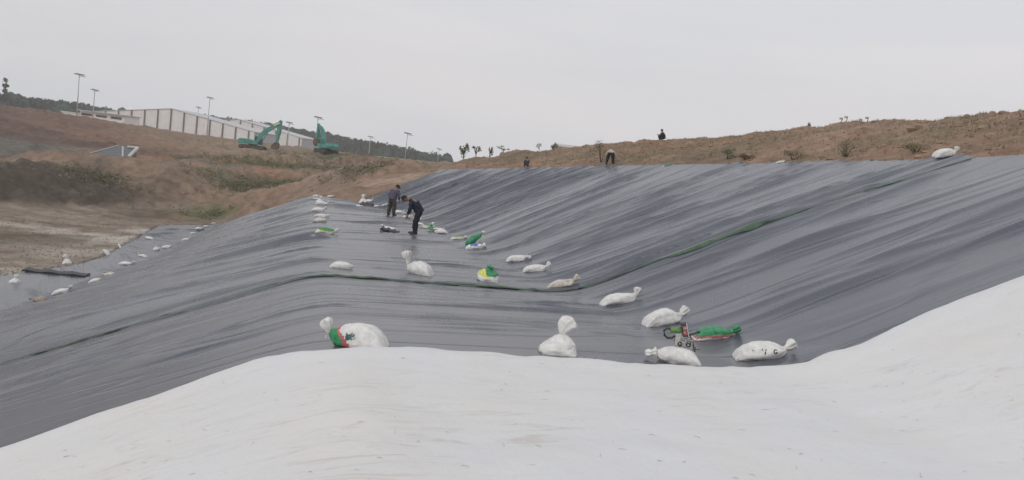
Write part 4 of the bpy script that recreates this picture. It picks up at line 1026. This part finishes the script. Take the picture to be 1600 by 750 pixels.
# ------------------------------------------------------------------ buildings
wal = mat('white_sheet_cladding', (.80, .78, .76), .7, .3, .06, .6); colm = mat('dark_cladding_joint', (.17, .155, .145), .8, .2, .1); rofm = mat('blue_grey_roof', (.50, .50, .52), .5, .4, .1, .5); sidem = mat('shaded_grey_cladding', (.42, .43, .46), .7, .3, .06, .6)
def shed(xap, t, half, zr, slope, depth, x_first, step, ncol, label, zbase=-6):
    xc = P(xap, 200, t).x; ze = zr - slope * half
    root = empty('warehouse', (xc, t, zbase)); tag(root, label, 'warehouse', 'white sheds beside the wood')
    h_ = lambda x: zr - slope * abs(x) - zbase
    MB().prism([(-half, 0), (half, 0), (half, h_(half)), (0, h_(0)), (-half, h_(half))], 0, .3).build('front_wall', wal, root)
    MB().box((half - .15, depth / 2 + .3, h_(half) / 2), (.3, depth, h_(half))).build('side_wall', sidem, root)
    MB().box((-half + .15, depth / 2 + .3, h_(half) / 2), (.3, depth, h_(half))).build('side_wall', sidem, root)
    MB().prism([(-half, 0), (half, 0), (half, h_(half)), (0, h_(0)), (-half, h_(half))], depth + .3, depth + .6).build('back_wall', sidem, root)
    for s in (-1, 1):
        r_ = MB(); xs = (0, s * (half + .4)); poly = [(xs[0], h_(0) + .03), (xs[1], h_(half + .4) + .03), (xs[1], h_(half + .4) + .2), (xs[0], h_(0) + .2)]
        r_.prism(poly, -.3, depth + .9).build('roof', rofm, root)
    for k in range(ncol):
        x = x_first + k * step
        if abs(x) > half: continue
        MB().box((x, -.06, h_(x) / 2 - .05), (.5, .5, h_(x) - .1)).build('wall_joint', colm, root)
        pass
    cor = MB(); x = -half + .5
    while x < half - .3: cor.box((x, -.02, (h_(x) - .25) / 2), (.12, .1, h_(x) - .25)); x += .75
    cor.build('cladding_rib', wal, root)
    return root
shed(266, 290, 33, 6.6, .155, 26, -30.9, 5.15, 13, 'large white gabled shed with dark vertical joints, left one')
shed(372, 345, 30, 6.7, .165, 30, -27, 5.6, 11, 'large white gabled shed partly hidden behind the left one', -7)
def low_building():
    t = 255; p0 = P(124, 183, t); p1 = P(194, 190, t); root = empty('low_building', (p0.x, t, p0.z - 2)); W = p1.x - p0.x
    tag(root, 'long low white building with dark window band, left of the gabled sheds', 'building')
    H = 2 + 2.3
    gls = mat('dark_window_glass', (.05, .055, .06), .3, .5, .1)
    MB().box((W / 2, 5, H / 2), (W, 10, H)).build('wall', wal, root)
    for k in range(3): f = MB().box((W * (.16 + .33 * k), -.05, H - 1.1), (W * .24, .12, .8)).build('window', gls, root)
    MB().box((W / 2, 4.6, H + .15), (W + 1.2, 11.4, .3)).build('roof', rofm, root)
    MB().box((-3.2, 3, 1.7), (6, 6, 3.0)).build('annex', wal, root); MB().box((-3.2, 3, 3.3), (6.6, 6.8, .2)).build('annex_roof', wal, root)
low_building()
def far_roof():
    t = 115; a = P(868, 236, t); b = P(926, 232, t); root = empty('far_building', (a.x, t + 2, -2)); tag(root, 'long low white roofed building just showing over the bare hill skyline', 'building')
    ztop = P(895, 226.5, t).z + 2; W = b.x - a.x
    MB().box((W / 2, 3, ztop / 2 - .2), (W, 6, ztop - .4)).build('wall', wal, root); MB().prism([(-.4, ztop - .38), (W + .4, ztop - .38), (W - .2, ztop), (.2, ztop)], -.3, 6.3).build('roof', mat('white_roof_sheet', (.75, .74, .72), .6, .3, .05), root)
far_roof()
def low_wall():
    a = P(512, 241, 300); b = P(652, 258, 225); d = (b - a); L_ = d.length; ang_ = math.atan2(d.y, d.x)
    root = empty('boundary_wall', (a.x, a.y, a.z - 2.5), Matrix.Rotation(ang_, 3, 'Z')); tag(root, 'long pale blue-grey wall along the foot of the wood', 'wall')
    dz = b.z - a.z
    cm = mat('pale_concrete', (.38, .40, .43), .8, .3, .12, .5)
    MB().prism([(0, 0), (L_, dz), (L_, dz + 3.4), (0, 3.9)], -.15, .15).build('wall_panel', cm, root)
    MB().prism([(0, 3.92), (L_, dz + 3.42), (L_, dz + 3.6), (0, 4.1)], -.25, .25).build('coping', mat('pale_coping', (.5, .5, .5), .8), root)
low_wall()
def basin():
    t = 96
    g = P(165, 258, t - 6); root = empty('tarped_chute', g); tag(root, 'grey tarpaulin covered chute with white edge beams on the brown slope', 'chute')
    L_ = lambda px, py, tt: P(px, py, tt - 6) - g
    tarp = mat('grey_tarpaulin', (.10, .115, .12), .6, .4, .25, 1.5); wh = mat('weathered_white_beam', (.55, .53, .5), .7, .3, .15); tan = mat('tan_timber', (.42, .31, .2), .8, .2, .3, 3)
    pl = [L_(127, 244, 98), L_(150, 236, 101), L_(185, 227, 104), L_(212, 230, 104), L_(194, 250, 97), L_(150, 251, 96)]
    n = len(pl); vs = pl + [p_ + Vector((0, .4, -1.2)) for p_ in pl]
    mesh_obj('tarpaulin', vs, [tuple(range(n))[::-1], tuple(range(n, 2 * n))] + [(k, (k + 1) % n, (k + 1) % n + n, k + n) for k in range(n)], tarp, root, False)
    beam = lambda a, b, r_: MB().tube([a, b], r_, 6)
    beam(L_(196, 250, 96.6), L_(215, 231, 103.5), .22).build('edge_beam', wh, root); beam(L_(199, 229.5, 103), L_(215, 231, 103.6), .2).build('edge_beam', wh, root)
    beam(L_(192, 229, 99), L_(191.5, 247, 98), .1).build('post', wh, root); beam(L_(125, 238, 98), L_(124.5, 247, 98), .13).build('post', tan, root); beam(L_(187, 249, 96), L_(186.5, 258, 95.8), .14).build('post', wh, root)
    beam(L_(128, 243, 98), L_(185, 227, 103.8), .06).build('rope', wh, root); beam(L_(145, 249, 96), L_(158, 251.5, 95.5), .08).build('edge_pipe', wh, root)
    MB().box(L_(163, 253.5, 95.4), (1.5, 1.2, .55)).build('timber_stack', tan, root); MB().box(L_(173, 254.5, 95.3), (1.1, 1.2, .6)).build('timber_stack', tan, root); MB().box(L_(180, 254, 95.8), (1.3, .9, .8)).build('crate', mat('grey_brown_crate', (.2, .165, .14), .8), root)
    MB().box(L_(171, 260, 95.3), (3.6, 1.5, .35)).build('skid', mat('dark_skid', (.05, .035, .035), .8), root)
basin()

# ------------------------------------------------------------------ vegetation
leaf_dark = mat('far_wood_leaves', (.035, .062, .045), .9, .1, .45, .15); leaf_g = mat('shrub_leaves', (.16, .175, .10), .9, .1, .45, 1.2); leaf_o = mat('dull_olive_leaves', (.23, .20, .125), .9, .1, .4, 1.2); dry = mat('dry_grass', (.33, .25, .17), .95, .1, .4, .8); bark = mat('brown_bark', (.12, .09, .065), .9, .1)
dryg = mat('green_tinged_grass', (.20, .19, .11), .95, .1, .4, .8)
def leaves(cen, rad3, n, size, rnd, vs, fs, shell=.45):
    for _ in range(n):
        while True:
            a = np.array([rnd.uniform(-1, 1) for _ in range(3)]); l = np.linalg.norm(a)
            if shell < l < 1: break
        p = Vector(cen) + Vector(a * rad3); u = Vector([rnd.gauss(0, 1) for _ in range(3)]).normalized(); w = u.cross(Vector([rnd.gauss(0, 1) for _ in range(3)])).normalized()
        s = size * rnd.uniform(.6, 1.4); k = len(vs)
        vs += [tuple(p + u * s), tuple(p + w * s * .6), tuple(p - u * s), tuple(p - w * s * .6)]; fs.append((k, k + 1, k + 2, k + 3))
def wood():
    rnd = random.Random(11); vs = []; fs = []; tv = MB(); cores = []
    keys = [(-60, 138, 330), (18, 150, 360), (60, 154, 370), (110, 160, 400), (160, 168, 430), (215, 181, 470), (300, 182, 520), (350, 184, 500), (400, 191, 490), (450, 199, 480), (500, 208, 470), (560, 218, 460), (620, 229, 450), (690, 243, 440)]
    kx = [k[0] for k in keys]
    px = -60
    while px < 700:
        yt = np.interp(px, kx, [k[1] for k in keys]); t = np.interp(px, kx, [k[2] for k in keys])
        for row in range(3):
            tt = t + row * 14 + rnd.uniform(-5, 5); x_ = px + rnd.uniform(-3, 3)
            top = P(x_, yt + rnd.uniform(-2.5, 2.5) + (2 if row == 0 else 0), tt); H = rnd.uniform(11, 15); r_ = rnd.uniform(2.3, 4.2)
            if rnd.random() < .5 and row == 0 : top.z -= rnd.uniform(0, 2.5)
            for _ in range(5):
                leaves((top.x + rnd.uniform(-2, 2), top.y + rnd.uniform(-2, 2), top.z - r_ * rnd.uniform(.5, 1.8)), np.array((r_ * .75, r_ * .75, r_ * .75)), 22, .75, rnd, vs, fs, .3)
            cores.append((top.x, top.y + 1, top.z - r_ * 1.6, r_ * .75)); cores.append((top.x + 1, top.y + 1, top.z - H * .62, r_ * 1.25))
            leaves((top.x, top.y, top.z - H * .55), np.array((r_ * 1.3, r_, H * .55)), 110, 1.1, rnd, vs, fs, .2)
            tv.tube([(top.x, top.y, top.z - H - 3), (top.x, top.y, top.z - 2)], [.25, .1], 4, False)
        px += rnd.uniform(4.0, 7.0)
    for _i in range(len(cores)):
        cx_, cy_, cz_, cr_ = cores[_i]; bm_ = MB(); bm_.ball((cx_, cy_, cz_), cr_, 7, 6, (rnd.uniform(.8, 1.1), .8, rnd.uniform(1.3, 1.9))); k = len(vs); vs += bm_.v; fs += [tuple(i + k for i in f) for f in bm_.f]
    k = len(vs); vs += tv.v; fs2 = [tuple(i + k for i in f) for f in tv.f]
    o = mesh_obj('distant_wood', vs, fs + fs2, [leaf_dark, bark], None, False)
    mi = [0] * len(fs) + [1] * len(fs2); o.data.polygons.foreach_set('material_index', mi)
    tag(o, 'dark belt of trees behind the sheds and excavators', 'wood', kind='stuff')
wood()
def tree(px, ybase, t, hpx, wpx, label, form, seed, grp='small trees on the skyline'):
    rnd = random.Random(seed); b = P(px, ybase, t); g = ground_at(b.x, b.y)[0]; z0 = min(g.z, b.z) ; s_ = t / F; H = b.z - z0 + hpx * s_; W = wpx * s_ / 2
    root = empty('small_tree' if form != 'tall' else 'tall_tree', (b.x, b.y, z0)); tag(root, label, 'tree', grp)
    tr = MB(); tr.tube([(0, 0, -.3), (.03 * H, 0, H * .5), (0, 0, H * .9)], [.035 * H * .6, .022 * H * .6, .01 * H], 7); tips = []
    for k in range(9 if form != 'flat' else 8):
        a = rnd.uniform(0, 6.28); h0 = H * rnd.uniform(.35, .8)
        if form == 'flat': h0 = H * rnd.uniform(.6, .8); e = Vector((math.cos(a) * W * rnd.uniform(.6, 1), math.sin(a) * W * .5, H * rnd.uniform(.82, .98)))
        else: e = Vector((math.cos(a) * W * rnd.uniform(.4, .9), math.sin(a) * W * rnd.uniform(.4, .9), min(H * .97, h0 + H * rnd.uniform(.15, .35))))
        tr.tube([(0, 0, h0), tuple(Vector((0, 0, h0)).lerp(e, .5) + Vector((0, 0, .02 * H))), tuple(e)], [.012 * H, .009 * H, .004 * H], 5); tips.append(e)
    tr.build('trunk', bark, root, True)
    vs = []; fs = []
    sz = max(.06, .055 * H)
    for e in tips: leaves(tuple(e), np.array((W * .33, W * .33, H * (.05 if form == 'flat' else .12))), {'dense': 46, 'sparse': 13, 'flat': 12, 'tall': 60}[form], sz * (1 if form == 'tall' else .6), rnd, vs, fs, 0)
    if form == 'dense': leaves((0, 0, H * .62), np.array((W * .8, W * .8, H * .34)), 110, sz * .7, rnd, vs, fs, .1)
    if form == 'tall':
        vs = []; fs = []
        for hh, ww2, k2 in ((.96, .55, 60), (.78, .8, 90), (.62, .75, 90), (.46, 1.0, 160), (.36, 1.2, 160)): leaves((rnd.uniform(-.2, .2) * W, 0, H * hh), np.array((W * ww2, W * ww2, H * .055)), k2, sz * .55, rnd, vs, fs, .1)
    mesh_obj('crown', vs, fs, {'tall': leaf_dark}.get(form, leaf_g), root, False)
tree(724, 244, 73, 18, 15, 'leafy small tree at the left end of the bare hill skyline', 'dense', 1)
tree(743, 243, 76, 15, 16, 'sparse twiggy tree right of the leafy one on the skyline', 'flat', 2)
tree(765, 241, 78, 10, 10, 'tiny bare sapling between two flat topped ones', 'sparse', 3)
tree(786, 242, 74, 14, 20, 'flat topped thin tree over the dip of the skyline', 'flat', 4)
tree(812, 241, 74, 7, 18, 'low spreading twiggy bush on the skyline dip', 'flat', 5)
tree(842, 237, 69, 13, 13, 'open branched sapling left of the umbrella shaped tree', 'sparse', 6)
tree(866, 236, 70, 13, 12, 'umbrella shaped little tree beside the far white roof', 'dense', 7)
tree(7, 165, 330, 42, 12, 'tall dark tree with tiered crown rising at the left frame edge', 'tall', 8, 'tall trees')
tree(1263, 201, 47, 8, 5, 'thin bare twig standing up on the right skyline', 'sparse', 9)
def sapling_post(px, yb, t, hpx, lean, label):
    b = P(px, yb, t); g = ground_at(b.x, b.y)[0]; H = hpx * t / F + max(0, b.z - g.z)
    o = empty('stake', g); tag(o, label, 'stake', 'stakes on the right skyline')
    MB().tube([(0, 0, -.2), (lean * H * .5, 0, H * .5), (lean * H, 0, H)], [.025, .022, .018], 6).build('stick', bark, o, True)
    MB().box((lean * H - .09, 0, H - .06), (.2, .02, .12)).build('rag', mat('pale_rag', (.4, .38, .36), .9), o)
sapling_post(1312, 197, 45, 13, .15, 'leftmost thin stake with a pale rag on the right skyline')
sapling_post(1320, 197, 45, 15, .10, 'thicker upright stake beside the leftmost one on the right skyline')
sapling_post(1345, 195, 44, 9, .05, 'short stake, third from left on the right skyline')
sapling_post(1353, 195, 44, 12, .12, 'rightmost thin stake with a rag on the right skyline')
def bush(px, py, wpx, hpx, label, m, seed):
    h = hit(px, py); s_ = h[0].y / F; W = wpx * s_ / 2; H = hpx * s_; rnd = random.Random(seed)
    root = empty('bush', h[0]); tag(root, label, 'bush', 'bushes on the bare hill'); vs = []; fs = []; st = MB()
    for k in range(9):
        a = rnd.uniform(0, 6.28); e = Vector((math.cos(a) * W * rnd.uniform(.2, .8), math.sin(a) * W * .6, H * rnd.uniform(.4, .9))); st.tube([(0, 0, -.1), tuple(e * .6 + Vector((0, 0, .05))), tuple(e)], [.014, .01, .006], 5)
        leaves(tuple(e), np.array((W * .55, W * .5, H * .3)), 60, .028, rnd, vs, fs, 0)
    st.build('stems', bark, root, True); mesh_obj('foliage', vs, fs, m, root, False)
bush(939, 254, 30, 30, 'narrow dull green bush behind the beige shirted person', leaf_g, 1)
bush(1138, 249, 22, 16, 'small bright green bush low on the bare hill, left of centre', leaf_g, 2)
bush(1165, 250, 26, 9, 'low reddish brown scrub right of the small green bush', mat('rusty_leaves', (.17, .09, .06), .9, .1, .4), 5)
bush(1322, 245, 40, 24, 'open yellowish green bush on the bare hill above the slope top', leaf_o, 3)
bush(1240, 250, 34, 14, 'low olive bush between the bright green one and the yellowish one', leaf_o, 4)
bush(1430, 238, 44, 14, 'flat grey-olive bush below the right skyline', leaf_o, 6)

def scatter():
    rnd = np.random.default_rng(5)
    # dry grass on the right hill, green undergrowth on the left banks
    def field(name, n, sampler, m, hmin, hmax, label, cat, wd=.02, bl=4, leafy=False):
        vs = []; fs = []
        k = 0
        for _ in range(n):
            x, y = sampler()
            d = math.hypot(x, y); a = math.atan2(x, y)
            g = BG.ray_cast(Vector((x, y, 60)), Vector((0, 0, -1)))
            if g[0] is None: continue
            z = g[0].z
            l = BF.ray_cast(Vector((x, y, 60)), Vector((0, 0, -1)))
            if l[0] is not None: continue
            for b in range(bl):
                th = rnd.uniform(0, 6.28); H = rnd.uniform(hmin, hmax); ox, oy = rnd.normal(0, hmax * .3, 2)
                lx, ly = math.cos(th), math.sin(th); w = wd * rnd.uniform(.7, 1.5); le = rnd.uniform(.1, .7) * H
                if leafy:
                    zz = z + rnd.uniform(.05, 1) * hmax; u = Vector(rnd.normal(0, 1, 3)).normalized() * w * 4; v_ = u.cross(Vector(rnd.normal(0, 1, 3))).normalized() * w * 2.6; c_ = Vector((x + ox, y + oy, zz))
                    q = [c_ + u, c_ + v_, c_ - u, c_ - v_]; i = len(vs); vs.extend(tuple(e) for e in q); fs.append((i, i + 1, i + 2, i + 3))
                else:
                    i = len(vs); vs.extend([(x + ox - ly * w, y + oy + lx * w, z - .03), (x + ox + ly * w, y + oy - lx * w, z - .03), (x + ox + lx * le, y + oy + ly * le, z + H)]); fs.append((i, i + 1, i + 2))
        o = mesh_obj(name, vs, fs, m, None, False); tag(o, label, cat, kind='stuff')
    C_ = catmull(CTL[4], np.linspace(1.2, NS - 1, 400))
    def hill():
        i = rnd.integers(0, 400); q = C_[i]; off = rnd.uniform(.2, 17) ** 1.0
        return q[0] + off * .75 + rnd.normal(0, 1), q[1] + off * .66 + rnd.normal(0, 1)
    field('dry_grass', 8000, hill, dry, .04, .14, 'thin dry grass over the bare hill above the lined slope', 'grass')
    def hill2():
        while True:
            x, y = hill()
            if vnoise(np.array([x * .22]), np.array([y * .22]), 5)[0] > .12: return x, y
    field('green_weeds', 900, hill2, dryg, .04, .13, 'dull green weeds in patches on the bare hill', 'weeds')
    cl = [(430, 287, 84, 5.0), (395, 292, 82, 4), (460, 275, 90, 4), (375, 300, 79, 3), (560, 283, 70, 2.6), (575, 272, 78, 3.5), (345, 252, 115, 6), (520, 249, 150, 9), (470, 255, 120, 8), (400, 262, 104, 6), (330, 348, 69, 1.6), (620, 266, 105, 8), (680, 262, 105, 8), (300, 250, 118, 3), (150, 290, 70, 3), (480, 292, 78, 2)]
    ce = [(P(a, b, t), r_) for a, b, t, r_ in cl]
    wts = np.array([c_[3] ** 1.7 for c_ in cl]); wts /= wts.sum()
    def under():
        i = rnd.choice(len(ce), p=wts); q, r_ = ce[i]; return q.x + rnd.normal(0, r_ * .75), q.y + rnd.normal(0, r_ * .6)
    field('undergrowth', 1500, under, leaf_g, .1, .6, 'green scrub on the soil banks beyond the liner', 'undergrowth', .017, 20, True)
    field('olive_scrub', 1700, under, leaf_o, .15, .5, 'dull olive scrub among the green on the banks', 'undergrowth', .017, 18, True)
    def fl_():
        q = Pz(rnd.uniform(-40, 330), rnd.uniform(325, 430), FL); return q.x, q.y
    field('straw_litter', 1500, fl_, mat('grey_straw', (.30, .26, .20), .9, .1, .3), .02, .08, 'greyish straw litter on the muddy pit floor', 'straw', .03, 4)
    # clods of soil on the skyline and hill
    vs = []; mb = MB()
    for _ in range(1800):
        x, y = hill(); g = BG.ray_cast(Vector((x, y, 60)), Vector((0, 0, -1)))
        if g[0] is None or BF.ray_cast(Vector((x, y, 60)), Vector((0, 0, -1)))[0] is not None: continue
        s_ = float(rnd.gamma(2, .025)) + .03; mb.ball((x, y, g[0].z), s_, 6, 4, (rnd.uniform(.8, 1.5), rnd.uniform(.8, 1.3), rnd.uniform(.5, .9)))
    o = mb.build('soil_clods', mat('earth_clod', (.30, .205, .15), .95, .1, .35, 2), None, False); tag(o, 'brown earth clods strewn over the bare hill', 'soil clods', kind='stuff')
scatter()

# loose twigs and stalks on the white felt
def litter():
    rnd = random.Random(21); mb = MB(); BW = bvh_grid(pw[::2, ::2])
    for _ in range(90):
        px = rnd.uniform(0, 1600); py = rnd.uniform(560, 750); h = BW.ray_cast(Vector((0, 0, 0)), ray(px, py).normalized())
        if h[0] is None: continue
        a = rnd.uniform(-.7, .7) + (0 if rnd.random() < .7 else 1.2); L_ = rnd.uniform(.02, .07); d = Vector((math.cos(a), math.sin(a), 0)) * L_; c_ = h[0] + Vector((0, 0, .008))
        mb.tube([c_ - d / 2, c_ + Vector((0, 0, .006)) + Vector((-d.y, d.x, 0)) * .05, c_ + d / 2], rnd.uniform(.0008, .0018), 4)
    o = mb.build('straw_litter', mat('dead_stalks', (.25, .21, .16), .9, .1, .4), None, False); tag(o, 'scattered dead grass stalks on the white felt', 'stalks', kind='stuff')
litter()

# ------------------------------------------------------------------ haze
def haze():
    mb = MB(); mb.box((-60, 330, 44), (1100, 860, 112)); o = mb.build('haze', None); m = bpy.data.materials.new('haze'); m.use_nodes = True; nt = m.node_tree
    nt.nodes.clear(); out = nt.nodes.new('ShaderNodeOutputMaterial'); v = nt.nodes.new('ShaderNodeVolumePrincipled'); v.inputs['Density'].default_value = HZ; v.inputs['Color'].default_value = (1, 1, 1, 1); v.inputs['Anisotropy'].default_value = .2
    nt.links.new(v.outputs[0], out.inputs['Volume']); o.data.materials.append(m); tag(o, 'thin pale haze over the site', 'haze', kind='stuff')
HZ = .00055
haze()

# ------------------------------------------------------------------ light
w = bpy.data.worlds.new('World'); scene.world = w; w.use_nodes = True; nt = w.node_tree; nt.nodes.clear()
out = nt.nodes.new('ShaderNodeOutputWorld'); bg = nt.nodes.new('ShaderNodeBackground'); L = nt.links
sk = nt.nodes.new('ShaderNodeTexSky'); sk.sky_type = 'NISHITA'; sk.sun_disc = False
SUN_EL, SUN_AZ = R(38), R(215)
sk.sun_elevation = SUN_EL; sk.sun_rotation = SUN_AZ; sk.air_density = 1.0; sk.dust_density = 4.0; sk.ozone_density = 1
hs = nt.nodes.new('ShaderNodeHueSaturation'); hs.inputs['Saturation'].default_value = .12; L.new(sk.outputs[0], hs.inputs['Color'])
tc = nt.nodes.new('ShaderNodeTexCoord'); mp = nt.nodes.new('ShaderNodeMapping'); mp.inputs['Scale'].default_value = (1.2, 1.2, 7); L.new(tc.outputs['Generated'], mp.inputs[0])
no = nt.nodes.new('ShaderNodeTexNoise'); no.inputs['Scale'].default_value = 1.3; no.inputs['Detail'].default_value = 5; no.inputs['Roughness'].default_value = .5; L.new(mp.outputs[0], no.inputs['Vector'])
mr = nt.nodes.new('ShaderNodeMapRange'); mr.inputs[1].default_value = .35; mr.inputs[2].default_value = .7; L.new(no.outputs['Fac'], mr.inputs[0])
cc = nt.nodes.new('ShaderNodeMix'); cc.data_type = 'RGBA'; cc.inputs['A'].default_value = (6.55, 6.9, 7.4, 1); cc.inputs['B'].default_value = (7.7, 7.55, 7.7, 1); L.new(mr.outputs[0], cc.inputs['Factor'])
mx = nt.nodes.new('ShaderNodeMix'); mx.data_type = 'RGBA'; mx.inputs['Factor'].default_value = .93; L.new(hs.outputs[0], mx.inputs['A']); L.new(cc.outputs['Result'], mx.inputs['B'])
L.new(mx.outputs['Result'], bg.inputs['Color']); bg.inputs['Strength'].default_value = .1; L.new(bg.outputs[0], out.inputs['Surface'])
sd = bpy.data.lights.new('sun', 'SUN'); sd.energy = .7; sd.angle = R(16); sd.color = (1, .95, .88); so = bpy.data.objects.new('sun', sd); COL.objects.link(so)
dirv = Vector((math.sin(SUN_AZ) * math.cos(SUN_EL), math.cos(SUN_AZ) * math.cos(SUN_EL), math.sin(SUN_EL)))
so.rotation_euler = (-dirv).to_track_quat('-Z', 'Y').to_euler()
vs_ = scene.view_settings; vs_.view_transform = 'Standard'; vs_.look = 'None'; vs_.exposure = 0.08; vs_.gamma = 1
scene.render.engine = 'CYCLES'
scene.cycles.volume_bounces = 2; scene.cycles.max_bounces = 6
bpy.context.view_layer.update()
